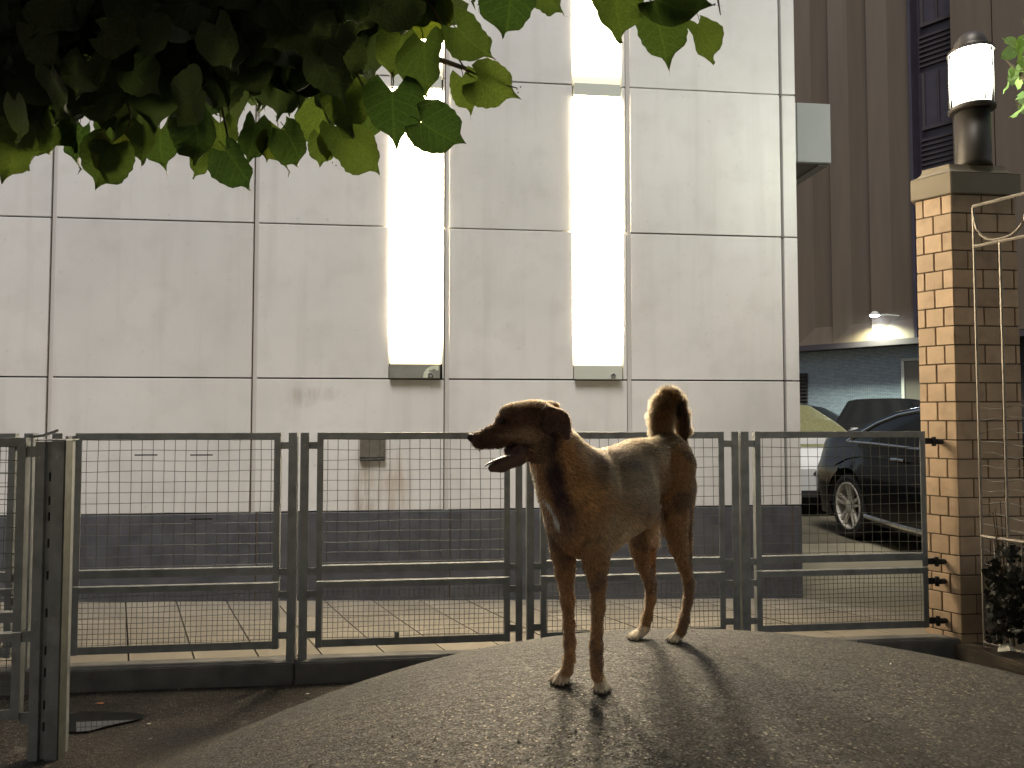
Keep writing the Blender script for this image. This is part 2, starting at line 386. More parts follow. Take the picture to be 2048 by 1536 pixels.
def strip_lamp(x0, x1, sticker, lab):
    t = empty('strip_lamp', ((x0 + x1) / 2, 5.0, 1.43), lab, 'wall lamp', 'strip lamps set in the building wall')
    for (za, zb) in ((1.524, 3.372), (3.465, 5.38)):
        child(MB().box(x0 + .002, x1 - .002, 4.9945, 5.04, za, zb).build('diffuser', strip_emit('diffuser glow', 1, za, zb), bevel=.004), t)
    mb = m_boxg if sticker else m_boxm
    bx = child(MB().box(x0 + .002, x1 - .012, 4.965, 5.04, 1.427, 1.520).build('lamp_box', mb, bevel=.003), t)
    child(MB().box(x0 + .006, x1 - .010, 4.965, 5.04, 3.374, 3.462).build('lamp_box', m_boxm, bevel=.003), t)
    lk = MB(); n = 16; cx, cz = x1 - .075, 1.452
    lv = []
    for (rr, yy) in ((.017, 4.966), (.017, 4.960), (.014, 4.958), (.011, 4.961), (0.001, 4.961)):
        for j in range(n): lv.append((cx + rr * cos(2 * pi * j / n), yy, cz + rr * sin(2 * pi * j / n)))
    lf = [(i * n + j, i * n + (j + 1) % n, (i + 1) * n + (j + 1) % n, (i + 1) * n + j) for i in range(4) for j in range(n)]
    child(link('lock', mesh('lock', lv, lf, True), m_lock), t)
    if sticker:
        pts = [(-.125, .0), (-.118, .035), (-.10, .06), (-.07, .078), (-.03, .083), (-.02, .08), (-.022, .05), (-.034, .046), (-.05, .06), (-.07, .048), (-.082, .052), (-.085, .02), (-.095, -.001), (-.118, -.001)]
        v = [(x1 + a, 4.9635, 1.432 + b) for a, b in pts]
        child(link('sticker', mesh('sticker', v, [tuple(range(len(v)))]), m_sticker), t)
    return t
strip_lamp(*LAMP[5], True, 'glowing vertical strip lamp partly behind leaves, sticker scraps on its bottom box')
strip_lamp(*LAMP[6], False, 'glowing vertical strip lamp with clean bottom box, above the dog')
# small access plate and the dark streaks under it
a0 = atY(720, 880, 4.99); a1 = atY(770, 920, 4.99)
pl = empty('access_plate', (a0[0], 4.99, a1[2]), 'small grey metal plate on the wall behind the second fence panel, rust below', 'plate')
child(MB().box(a0[0], a1[0], 4.985, 5.0, a1[2] + .02, a0[2] + .03).build('plate', mat('old grey plate', (.17, .155, .13), .5, metal=.3, var=.2, vscale=20)), pl)
child(MB().box(a0[0], a1[0], 4.975, 4.998, a1[2] - .004, a1[2] + .018).build('lip', m_dark), pl)

def stain_mat():
    m = bpy.data.materials['wall panel stone'].copy(); m.name = 'wall panel stained'
    nt = m.node_tree; b = nt.nodes['Principled BSDF']; N = nt.nodes.new; L = nt.links.new
    src = b.inputs['Base Color'].links[0].from_socket
    tc = N('ShaderNodeTexCoord'); sp = N('ShaderNodeSeparateXYZ'); L(tc.outputs['Object'], sp.inputs[0])
    def blob(cx, cz, sx, sz):
        out = None
        for (s, cc, ss) in ((0, cx, sx), (2, cz, sz)):
            a = N('ShaderNodeMath'); a.operation = 'SUBTRACT'; L(sp.outputs[s], a.inputs[0]); a.inputs[1].default_value = cc
            d = N('ShaderNodeMath'); d.operation = 'DIVIDE'; L(a.outputs[0], d.inputs[0]); d.inputs[1].default_value = ss
            p = N('ShaderNodeMath'); p.operation = 'MULTIPLY'; L(d.outputs[0], p.inputs[0]); L(d.outputs[0], p.inputs[1])
            if out is None: out = p.outputs[0]
            else:
                q = N('ShaderNodeMath'); q.operation = 'ADD'; L(out, q.inputs[0]); L(p.outputs[0], q.inputs[1]); out = q.outputs[0]
        e = N('ShaderNodeMapRange'); e.interpolation_type = 'SMOOTHSTEP'; e.inputs[1].default_value = 1.4; e.inputs[2].default_value = 0; e.inputs[3].default_value = 0; e.inputs[4].default_value = 1; L(out, e.inputs[0])
        return e.outputs[0]
    n = N('ShaderNodeTexNoise'); n.inputs['Scale'].default_value = 14; n.inputs['Detail'].default_value = 8
    mp = N('ShaderNodeMapping'); mp.inputs['Scale'].default_value = (1.6, 1, .35); L(tc.outputs['Object'], mp.inputs[0]); L(mp.outputs[0], n.inputs['Vector'])
    nr = N('ShaderNodeMapRange'); nr.inputs[1].default_value = .35; nr.inputs[2].default_value = .65; L(n.outputs[0], nr.inputs[0])
    cur = src
    for (px, py, sx, sz, col, st) in ((728, 975, .07, .30, (.30, .22, .15), .75), (795, 970, .10, .24, (.46, .35, .26), .6), (760, 965, .2, .3, (.50, .43, .35), .5), (605, 795, .11, .07, (.42, .36, .31), .6), (650, 788, .14, .05, (.5, .44, .4), .5)):
        q = atY(px, py, 5.0)
        f = N('ShaderNodeMath'); f.operation = 'MULTIPLY'; L(blob(q[0], q[2], sx, sz), f.inputs[0]); L(nr.outputs[0], f.inputs[1])
        f2 = N('ShaderNodeMath'); f2.operation = 'MULTIPLY'; L(f.outputs[0], f2.inputs[0]); f2.inputs[1].default_value = st
        x = N('ShaderNodeMix'); x.data_type = 'RGBA'; L(f2.outputs[0], x.inputs[0]); L(cur, x.inputs[6]); x.inputs[7].default_value = col + (1,); cur = x.outputs[2]
    L(cur, b.inputs['Base Color'])
    return m
m_stain = stain_mat()
for o in list(COL.objects):
    if o.name.startswith('wall_panel') and o.data.vertices[0].co.y < 5.02:
        xs = [v.co.x for v in o.data.vertices]; zs = [v.co.z for v in o.data.vertices]
        if min(xs) > -1.2 and max(xs) < .12 and min(zs) < .6: o.data.materials[0] = m_stain

# grey projecting box on the side of the building, far right
gb0 = at(1560, 303, 6.3); gb1 = at(1699, 178, 6.3)
gbx = empty('projecting_box', (gb1[0], gb0[1], gb0[2]), 'grey panelled box projecting from the right end of the pale building', 'box')
xs = [WX1 + .002, at(1624, 240, 6.3)[0], gb1[0]]
for a, b in ((xs[0], xs[1] - .004), (xs[1] + .004, xs[2])): child(MB().box(a, b, 6.15, 6.19, gb0[2], gb1[2]).build('panel', m_grey, bevel=.002), gbx)
child(MB().box(xs[0], xs[2], 6.191, 7.6, gb0[2] + .04, gb1[2] - .01).build('box_body', m_grey), gbx)
child(MB().box(xs[0], xs[2], 6.191, 7.6, gb0[2] + .002, gb0[2] + .038).build('soffit', mat('brown soffit', (.13, .11, .09), .7)), gbx)
child(MB().box(xs[2] - .09, xs[2] - .001, 6.20, 7.58, gb0[2] - .012, gb0[2]).build('soffit_edge', mat('soffit edge', (.22, .20, .17), .6)), gbx)

# ------------------------------------------------------------------ fences
def angle_h(mb, x0, x1, y, z, dirz=1, h=.034, t=.005, depth=.034, flange='top'):
    # horizontal L angle: vertical leg at y (front), flange going back
    mb.box(x0, x1, y, y + t, z, z + h)
    zz = z + h - t if flange == 'top' else z
    mb.box(x0, x1, y + t, y + depth, zz, zz + t)
def fence_panel(x0, x1, Y, lab, name='mesh_fence', brackets='lr', seed=0):
    rr = random.Random(seed)
    t = empty(name, ((x0 + x1) / 2, Y, .05), lab, 'fence panel', 'wire mesh fence panels')
    fw = .030; th = .005; dp = .036
    def part(mb, nm, m=m_steel): return child(mb.build(nm, m), t)
    def frame(z0, z1, nm):
        f = part(MB().box(x0, x0 + fw, Y, Y + th, z0, z1).box(x0, x0 + th, Y + th + .0005, Y + dp, z0, z1), 'upright'); f2 = part(MB().box(x1 - fw, x1, Y, Y + th, z0, z1).box(x1 - th, x1, Y + th + .0005, Y + dp, z0, z1), 'upright')
    frame(.375, 1.098, 'upper'); frame(.052, .370, 'lower')
    # rails
    part(MB().box(x0 + fw + .0005, x1 - fw - .0005, Y + .001, Y + th, 1.066, 1.0965).box(x0 + th, x1 - th, Y + th + .0005, Y + dp, 1.0925, 1.0975), 'top_rail')
    part(MB().box(x0 + fw + .0005, x1 - fw - .0005, Y + .001, Y + th, .409, .446).box(x0 + th, x1 - th, Y + th + .0005, Y + dp, .441, .446), 'middle_rail')
    part(MB().box(x0 + fw + .0005, x1 - fw - .0005, Y + .001, Y + th, .339, .368).box(x0 + th, x1 - th, Y + th + .0005, Y + dp, .363, .368), 'lower_rail')
    part(MB().box(x0 + fw + .0005, x1 - fw - .0005, Y + .001, Y + th, .054, .090).box(x0 + th, x1 - th, Y + th + .0005, Y + dp, .054, .059), 'bottom_rail')
    # mesh, wires slightly bent
    def wires(z0, z1, s, r):
        mb = MB(); yy = Y + .016
        n = int((x1 - x0 - 2 * fw) / s)
        ox = x0 + fw + ((x1 - x0 - 2 * fw) - n * s) / 2
        for i in range(n + 1):
            xx = ox + i * s; k = 5; w = rr.uniform(-.0026, .0026)
            mb.tube([(xx + w * sin(3 * q / k * 2 + i), yy + .002, z0 + (z1 - z0) * q / k) for q in range(k + 1)], r, 4, False)
        n = int((z1 - z0) / s); oz = z0 + ((z1 - z0) - n * s) / 2
        for i in range(n + 1):
            zz = oz + i * s; k = 9; w = rr.uniform(-.0042, .0042); ph = rr.uniform(0, 6)
            mb.tube([(x0 + .01 + (x1 - x0 - .02) * q / k, yy - .001, zz + w * sin(ph + q * 1.1)) for q in range(k + 1)], r, 4, False)
        return part(mb, 'wire_mesh', m_wire)
    wires(.448, 1.075, .0505, .0015); wires(.066, .345, .0248, .0014)
    for zz in (1.035, .465 - .045, .31, .115):
        for side in brackets:
            if side == 'l': mb = MB().box(x0 - .046, x0 - .0005, Y + .007, Y + .013, zz - .017, zz + .017)
            else: mb = MB().box(x1 + .0005, x1 + .046, Y + .007, Y + .013, zz - .017, zz + .017)
            b = part(mb, 'bracket')
    return t
FY = 3.785
fence_panel(-2.75, -1.945, FY, 'fence panel at the far left, mostly hidden behind the nearer fence', seed=1)
P1 = fence_panel(-1.677, -.726, FY, 'wire mesh fence panel with black clips, left of the middle, above the puddle', seed=2)
P2 = fence_panel(-.550, .405, FY, 'wire mesh fence panel in front of the small wall plate, under the dog\'s muzzle', seed=3)
fence_panel(.561, 1.529, FY, 'wire mesh fence panel directly behind the dog\'s body', seed=4)
P4 = fence_panel(1.698, 2.655, FY, 'wire mesh fence panel before the parked cars, bolted to the brick pillar', brackets='l', seed=5)
# black clips on the first panel and a tag on the second one
for i, (px, py) in enumerate(((292, 910), (403, 910), (403, 1038))):
    q = atY(px, py, FY + .010); w = .052
    o = MB().box(q[0] - w, q[0] + w, FY + .008, FY + .012, q[2] - .003, q[2] + .003).build('clip', m_dark); child(o, P1)
q = atY(794, 1269, FY); child(MB().box(q[0] - .011, q[0] + .011, FY - .004, FY - .0005, q[2] - .013, q[2] + .013).build('latch_tab', m_steel), P2)
def post(x0, x1, Y, z0, z1, lab, back=.05, side='r', name='fence_post'):
    t = empty(name, ((x0 + x1) / 2, Y, z0), lab, 'fence post', 'steel fence posts')
    th = .006
    child(MB().box(x0, x1, Y, Y + th, z0, z1).build('face_plate', m_steel), t)
    if side in 'rb': child(MB().box(x1 - th, x1, Y + th + .0005, Y + back, z0, z1 - .001).build('side_flange', m_steel), t)
    if side in 'lb': child(MB().box(x0, x0 + th, Y + th + .0005, Y + back, z0, z1 - .001).build('side_flange', m_steel), t)
    for zz in (z1 - .06, .42, .31, .115):
        mb = MB(); n = 8; cx = (x0 + x1) / 2
        v = [(cx + .005 * cos(2 * pi * j / n), Y - .003 * k_, zz + .005 * sin(2 * pi * j / n)) for k_ in (0, 1) for j in range(n)]
        f = [(j, (j + 1) % n, n + (j + 1) % n, n + j) for j in range(n)] + [tuple(n + j for j in range(n))[::-1]]
        child(link('bolt', mesh('bolt', v, f), m_bolt), t)
    return t
for (a, b, sd, lab) in ((-.687, -.647, 'r', 'left post of the pair between the first and second mesh panels'), (-.630, -.589, 'l', 'right post of the pair between the first and second mesh panels'),
                    (.432, .467, 'r', 'left post of the pair just behind the dog\'s chest'), (.490, .526, 'l', 'right post of the pair just behind the dog\'s chest'),
                    (1.568, 1.605, 'r', 'left post of the pair behind the dog\'s tail and hind legs'), (1.621, 1.662, 'l', 'right post of the pair behind the dog\'s hind legs'),
                    (-1.905, -1.865, 'r', 'fence post hidden behind the near gate post, left one'), (-1.78, -1.735, 'l', 'fence post hidden behind the near gate post, right one')):
    post(a, b, FY - .004, -.0, 1.098, lab, side=sd)
# small base plates under the post pairs are part of the kerb
# hardware to the left of panel one
hw = P1
child(MB().tube([(-1.735, FY + .005, 1.062), (-1.678, FY + .005, 1.062)], .012, 10).build('pin', m_bolt), hw)
child(MB().box(-1.715, -1.705, FY - .015, FY + .025, 1.04, 1.085).box(-1.686, -1.680, FY - .015, FY + .025, 1.04, 1.085).build('lug', m_steel), hw)
# near fence on the left, standing on the park side
NY = 3.02
def nX(px): return float(atY(px, 1100, NY)[0])
fence_panel(-2.62, nX(46), NY, 'nearer wire mesh fence panel cut off by the left edge of the picture', brackets='', seed=9)
def npost(x0, x1, lab, sd):
    return post(x0, x1, NY - .002, -.125, 1.083, lab, back=.09, side=sd, name='gate_post')
npost(nX(66), nX(85), 'narrow left channel of the near steel gate post', 'r')
gp = npost(nX(99), nX(124), 'broad rusty near gate post standing on the asphalt at the left', 'b')
child(MB().box(nX(86) + .001, nX(98), NY + .012, NY + .018, -.12, 1.08).build('web', m_steel), gp)
child(MB().box(nX(124) + .0005, nX(128), NY - .004, NY + .05, -.12, 1.086).build('edge_strip', mat('dull dark steel', (.06, .062, .05), .6, var=.3, vscale=20)), gp)
for zz in (1.045, .355, .055): child(MB().box(nX(46) + .0005, nX(66) - .0005, NY + .006, NY + .012, zz - .02, zz + .02).build('bracket', m_steel), gp)
for zz in (.95, .86, .8, .7, .58, .44, .3, .22, .1, .02): child(MB().box(nX(93), nX(95.5), NY + .004, NY + .0115, zz - .016, zz + .016).build('weld', m_dark), gp)
child(MB().box(nX(66), nX(128), NY - .006, NY + .10, 1.0865, 1.0905).build('cap_plate', m_steel), gp)
child(MB().tube([(nX(40), NY + .05, 1.10), (nX(70), NY + .04, 1.105), (nX(95), NY + .06, 1.125)], .006, 6).build('latch_bar', m_steel), gp)
# ------------------------------------------------------------------ brick pillar with lantern
d1 = 4.02
A1 = at(1913, 832, d1)[:2]                                    # near corner
dirL = np.array([-sin(radians(36) - YAW), cos(radians(36) - YAW)])     # runs away to the left
WL = .192; WF = .385
A2 = A1 + dirL * WL
A0 = A1 + np.array([WF, .0])
A3 = A2 + np.array([.27, .28]); A4 = A0 + np.array([.02, .36])
base = [A1, A0, A4, A3, A2]
def inset(pts, d):
    c = sum(pts) / len(pts); out = []
    n = len(pts)
    for i in range(n):
        p = pts[i]; e0 = p - pts[i - 1]; e1 = pts[(i + 1) % n] - p
        n0 = np.array([-e0[1], e0[0]]) / np.linalg.norm(e0); n1 = np.array([-e1[1], e1[0]]) / np.linalg.norm(e1)
        # intersection of the two offset edges (ccw: inward normal is left)
        k = d / max(.2, 1 + n0 @ n1); out.append(p + (n0 + n1) * k)
    return out
pil = empty('brick_pillar', (A1[0], A1[1], -.12), 'brick gate pillar with stone cap, tan lit left face and dark front', 'pillar')
ZB = -.13; ZT = 2.385
child(MB().prism([tuple(p) for p in inset(base, .006)], ZB, ZT).build('core', m_mortar), pil)
CH = .1026
def brick_at(P, u, nrm, a, b, z0, z1, m, thick=.02):
    # a face of the pillar: P origin, u along, nrm outward
    j = R.uniform(-.0012, .0012)
    o_ = nrm * (0 + j); i_ = -nrm * thick
    pts = [P + u * a + o_, P + u * b + o_, P + u * b + i_, P + u * a + i_]
    mb = MB(); mb.v = [(p[0], p[1], z) for z in (z0, z1) for p in pts]
    mb.f = [(0, 3, 2, 1), (4, 5, 6, 7), (0, 1, 5, 4), (1, 2, 6, 5), (2, 3, 7, 6), (3, 0, 4, 7)]
    return child(mb.build('brick', m, bevel=.0018, seg=1), pil)
uL = dirL; nL = np.array([-dirL[1], dirL[0]]); nL = nL if nL[0] < 0 else -nL
uF = np.array([1.0, 0.0]); nF = np.array([0.0, -1.0])
g = .0034
k = 0; z = ZT - CH
while z > ZB - .02:
    z0, z1 = max(z, ZB) + g, z + CH - g
    cuts = [0, .5, 1] if k % 2 else [0, .27, .77, 1]
    for a, b in zip(cuts[:-1], cuts[1:]): brick_at(A1, uL, nL, a * WL + (g if a else .001), b * WL - g, z0, z1, m_brick)
    cuts = [0, .235, .70, 1] if k % 2 else [0, .46, .93, 1]
    for a, b in zip(cuts[:-1], cuts[1:]): brick_at(A1, uF, nF, a * WF + g, b * WF - g, z0, z1, m_brick)
    k += 1; z -= CH
cap0 = inset(base, -.018)
child(MB().prism([tuple(p) for p in cap0], ZT + .001, ZT + .118).build('cap_block', m_cap, bevel=.004), pil)
# curved moulding
mb = MB(); prof = [(-.018, .1185), (-.010, .124), (.006, .130), (.020, .139), (.030, .151), (.035, .166), (.036, .178)]
rings = [[(p[0], p[1], ZT + h) for p in inset(base, o_)] for o_, h in prof]
for r_ in rings: mb.v += r_
for i in range(len(rings) - 1):
    for j in range(5): mb.f.append((i * 5 + j, i * 5 + (j + 1) % 5, (i + 1) * 5 + (j + 1) % 5, (i + 1) * 5 + j))
mb.f.append(tuple(len(mb.v) - 5 + j for j in range(5)))
child(mb.build('cap_moulding', m_cap, bevel=0.0), pil)
ztop = ZT + .178
# lantern
lc = at(1945, 250, 4.20); LX, LY = lc[0], lc[1]
px_m = 4.20 / 1500
def zy(py): return at(1945, py, 4.20)[2]
ln = empty('pillar_lantern', (LX, LY, ztop), 'lit cylindrical lantern with cage bars standing on the brick pillar', 'lantern')
child(MB().lathe([(.092, ztop + .0005), (.089, ztop + .03), (.088, zy(226))], LX, LY, 32).build('post', m_bronze, smooth=False), ln)
for f_ in ln.children: f_.data.polygons.foreach_set('use_smooth', [len(p.vertices) == 4 for p in f_.data.polygons])
child(MB().lathe([(.112, zy(223)), (.118, zy(221)), (.118, zy(216)), (.108, zy(214))], LX, LY, 32).build('lower_ring', m_bronze), ln)
zt = zy(101); zb_ = zy(213)
LAMPS_ = LAMPE
m_lan = strip_emit('lantern glow', 1, zb_ - .02, zt)
for n_ in m_lan.node_tree.nodes:
    if n_.type == 'MIX' : n_.inputs[6].default_value = (1, .97, .8, 1); n_.inputs[7].default_value = (.93, 1.0, .84, 1)
    if n_.type == 'MATH' and n_.operation == 'MULTIPLY': n_.inputs[1].default_value = 60
    if n_.type == 'MAP_RANGE': n_.inputs[2].default_value = zb_ + .13; n_.inputs[3].default_value = .20
child(MB().lathe([(.092, zb_), (.097, zb_ + .1), (.100, (zt + zb_) / 2), (.097, zt - .1), (.094, zt)], LX, LY, 32).build('glass', m_lan, smooth=True), ln)
mb = MB()
for j in range(32): pass
ringp = lambda r, z_: [(LX + r * cos(2 * pi * j / 32), LY + r * sin(2 * pi * j / 32), z_) for j in range(33)]
child(MB().tube(ringp(.113, zt - .006), .006, 6, False).build('upper_ring', m_bronze, smooth=True), ln)
for j in range(10):
    an = 2 * pi * j / 10 + .25; x_, y_ = LX + .1135 * cos(an), LY + .1135 * sin(an)
    child(MB().tube([(x_, y_, zt - .006), (x_, y_, zb_)], .0035, 6).build('cage_bar', m_bronze), ln)
cap = [(.116, zt + .002), (.112, zt + .006), (.090, zt + .012), (.087, zt + .03), (.080, zt + .055), (.066, zt + .08), (.045, zt + .098), (.02, zt + .106), (.001, zt + .108)]
child(MB().lathe(cap, LX, LY, 32).build('dome_cap', m_bronze, smooth=True), ln)
# hinge brackets between last fence panel and pillar
fh = P4
for zz in (1.045, .40, .295, .085):
    c_ = np.array([2.745, 3.80]);
    child(MB().box(2.6555, 2.70, 3.796, 3.806, zz - .016, zz + .016).build('strap', m_dark), fh)
    child(MB().tube([(2.70, 3.80, zz), (2.735, 3.80, zz - .004), (2.775, 3.815, zz - .006)], .015, 8).build('hinge_bolt', m_dark), fh)
    child(MB().tube([(2.715, 3.80, zz - .028), (2.715, 3.80, zz + .022)], .011, 8).build('hinge_pin', m_dark), fh)

# ------------------------------------------------------------------ low kerb and iron gate on the right
k0 = at(1922, 1291, 3.92); kd = np.array([sin(radians(20) + 0), -cos(radians(20))])
# direction in camera frame -> world
kx, ky = cam2world(sin(radians(19)), -cos(radians(19)))
kdir = np.array([kx, ky]); kn = np.array([-kdir[1], kdir[0]]); kn = kn if kn[0] > 0 else -kn
kp = k0[:2] - kdir * .12
pts = [kp, kp + kdir * 1.6, kp + kdir * 1.6 + kn * .16, kp + kn * .16]
area = sum(pts[i][0] * pts[(i + 1) % 4][1] - pts[(i + 1) % 4][0] * pts[i][1] for i in range(4))
if area < 0: pts = pts[::-1]
kb = MB().prism([tuple(p) for p in pts], -.13, k0[2]).build('bed_kerb', mat('mossy kerb', (.11, .085, .06), .8, var=.25, vscale=8, bump=.4, bscale=70, dirt=.5, dscale=6), bevel=.008)
tag(kb, 'low brown kerb running toward the camera at the foot of the iron gate', 'kerb')
gx0 = at(1957, 832, 3.86)[:2]
gdx, gdy = cam2world(sin(radians(26)), -cos(radians(26)))
gd = np.array([gdx, gdy])
def G(s, z): return (gx0[0] + gd[0] * s, gx0[1] + gd[1] * s, z)
def gz(py, s=0.0):
    q = G(s, 0); dd = proj(np.array([q[0], q[1], 1.18]))[2]; pxx = proj(np.array([q[0], q[1], 1.18]))[0]
    return at(pxx, py, dd)[2]
gate = empty('iron_gate', (gx0[0], gx0[1], .0), 'pale painted iron gate with a curved ornament, in front of the pillar', 'gate')
zT = gz(408); zR = gz(490); zM = gz(1071); zBm = gz(1278)
GL = 1.05
def bar(nm, pts, r, sq=False): return child(MB().tube(pts, r, 6).build(nm, m_iron), gate)
bar('stile', [G(0, zBm - .02), G(0, zT)], .0065)
bar('stile', [G(GL, zBm - .02), G(GL, zT)], .0065)
for zz in (zT, zR): bar('rail', [G(0, zz), G(GL, zz)], .009)
for zz in (zM, zBm): bar('rail', [G(0, zz), G(GL, zz)], .010)
ps = .262
for i in range(4):
    s0 = .004 + i * ps
    arc = [G(s0 + ps / 2 - ps / 2 * cos(a), zR + .012 + (zT - zR - .06) * (1 - sin(a)) ** 1.15) for a in np.linspace(0, pi, 15)]
    bar('curved_bar', arc, .007)
for i in range(1, 8): bar('upright_bar', [G(i * .131, zBm), G(i * .131, zR)], .0065)
for i in range(0, 8): bar('short_bar', [G(.065 + i * .131, zBm - .03), G(.065 + i * .131, zM)], .0045)
for i in range(19):
    z0 = 1.225 - i * .0605
    pts_ = [G(s, z0 + R.uniform(-.006, .006) - .012 * sin(s * 24 + i)) for s in np.linspace(-.0, GL, 18)]
    child(MB().tube(pts_, .0022, 4).build('wire', m_wire), gate)

# leaves ------------------------------------------------------------
def leaf_mat(name, c1, c2, trans, tw=.5):
    m = bpy.data.materials.new(name); m.use_nodes = True; nt = m.node_tree; N = nt.nodes.new; L = nt.links.new
    b = nt.nodes['Principled BSDF']; out = nt.nodes['Material Output']
    oi = N('ShaderNodeObjectInfo'); uv = N('ShaderNodeTexCoord')
    at_ = N('ShaderNodeAttribute'); at_.attribute_name = 'leafrand'
    ad = N('ShaderNodeMath'); ad.operation = 'ADD'; L(oi.outputs['Random'], ad.inputs[0]); L(at_.outputs['Fac'], ad.inputs[1])
    fr = N('ShaderNodeMath'); fr.operation = 'FRACT'; L(ad.outputs[0], fr.inputs[0])
    n = N('ShaderNodeTexNoise'); n.inputs['Scale'].default_value = 22; n.inputs['Detail'].default_value = 4; L(uv.outputs['Object'], n.inputs[0])
    x = N('ShaderNodeMix'); x.data_type = 'RGBA'; x.inputs[6].default_value = c1 + (1,); x.inputs[7].default_value = c2 + (1,); L(fr.outputs[0], x.inputs[0])
    y = N('ShaderNodeMix'); y.data_type = 'RGBA'; y.blend_type = 'MULTIPLY'; L(x.outputs[2], y.inputs[6]); y.inputs[0].default_value = .7
    r = N('ShaderNodeMapRange'); r.inputs[1].default_value = .3; r.inputs[2].default_value = .7; r.inputs[3].default_value = .6; r.inputs[4].default_value = 1.25; L(n.outputs[0], r.inputs[0]); L(r.outputs[0], y.inputs[7])
    # veins from uv
    sx = N('ShaderNodeSeparateXYZ'); L(uv.outputs['UV'], sx.inputs[0])
    ab = N('ShaderNodeMath'); ab.operation = 'ABSOLUTE'; L(sx.outputs[0], ab.inputs[0])
    mu = N('ShaderNodeMath'); mu.operation = 'MULTIPLY'; mu.inputs[1].default_value = .75; L(ab.outputs[0], mu.inputs[0])
    su = N('ShaderNodeMath'); su.operation = 'SUBTRACT'; L(sx.outputs[1], su.inputs[0]); L(mu.outputs[0], su.inputs[1])
    sc = N('ShaderNodeMath'); sc.operation = 'MULTIPLY'; sc.inputs[1].default_value = 6.0; L(su.outputs[0], sc.inputs[0])
    f2 = N('ShaderNodeMath'); f2.operation = 'PINGPONG'; f2.inputs[1].default_value = .5; L(sc.outputs[0], f2.inputs[0])
    v1 = N('ShaderNodeMapRange'); v1.inputs[1].default_value = 0.0; v1.inputs[2].default_value = .07; v1.inputs[3].default_value = 1; v1.inputs[4].default_value = 0; L(f2.outputs[0], v1.inputs[0])
    v2 = N('ShaderNodeMapRange'); v2.inputs[1].default_value = .0; v2.inputs[2].default_value = .03; v2.inputs[3].default_value = 1; v2.inputs[4].default_value = 0; L(ab.outputs[0], v2.inputs[0])
    mxx = N('ShaderNodeMath'); mxx.operation = 'MAXIMUM'; L(v1.outputs[0], mxx.inputs[0]); L(v2.outputs[0], mxx.inputs[1])
    z_ = N('ShaderNodeMix'); z_.data_type = 'RGBA'; L(y.outputs[2], z_.inputs[6]); z_.inputs[7].default_value = tuple(min(1, c * 1.9) for c in c2) + (1,)
    vf = N('ShaderNodeMath'); vf.operation = 'MULTIPLY'; vf.inputs[1].default_value = .16; L(mxx.outputs[0], vf.inputs[0]); L(vf.outputs[0], z_.inputs[0])
    L(z_.outputs[2], b.inputs['Base Color']); b.inputs['Roughness'].default_value = .55; b.inputs['Specular IOR Level'].default_value = .3
    bp = N('ShaderNodeBump'); bp.inputs['Strength'].default_value = .25; bp.inputs['Distance'].default_value = .004; L(mxx.outputs[0], bp.inputs['Height']); L(bp.outputs[0], b.inputs['Normal'])
    tr = N('ShaderNodeBsdfTranslucent'); tc_ = N('ShaderNodeMix'); tc_.data_type = 'RGBA'; tc_.blend_type = 'MULTIPLY'; tc_.inputs[0].default_value = 1; L(z_.outputs[2], tc_.inputs[6]); tc_.inputs[7].default_value = trans + (1,); L(tc_.outputs[2], tr.inputs[0])
    ms = N('ShaderNodeMixShader'); ms.inputs[0].default_value = tw; L(b.outputs[0], ms.inputs[1]); L(tr.outputs[0], ms.inputs[2]); L(ms.outputs[0], out.inputs[0])
    return m
m_leaf = leaf_mat('linden leaf', (.030, .045, .020), (.060, .078, .032), (1.15, 1.25, .8), .34)
m_leafy = leaf_mat('yellowing leaf', (.08, .10, .022), (.11, .12, .028), (1.6, 1.8, .7), .45)
m_leaf2 = leaf_mat('bright bush leaf', (.07, .12, .04), (.14, .20, .06), (1.8, 2.0, .9), .4)
m_leafd = leaf_mat('dark bush leaf', (.005, .006, .004), (.012, .013, .009), (1.2, 1.2, .8), .2)
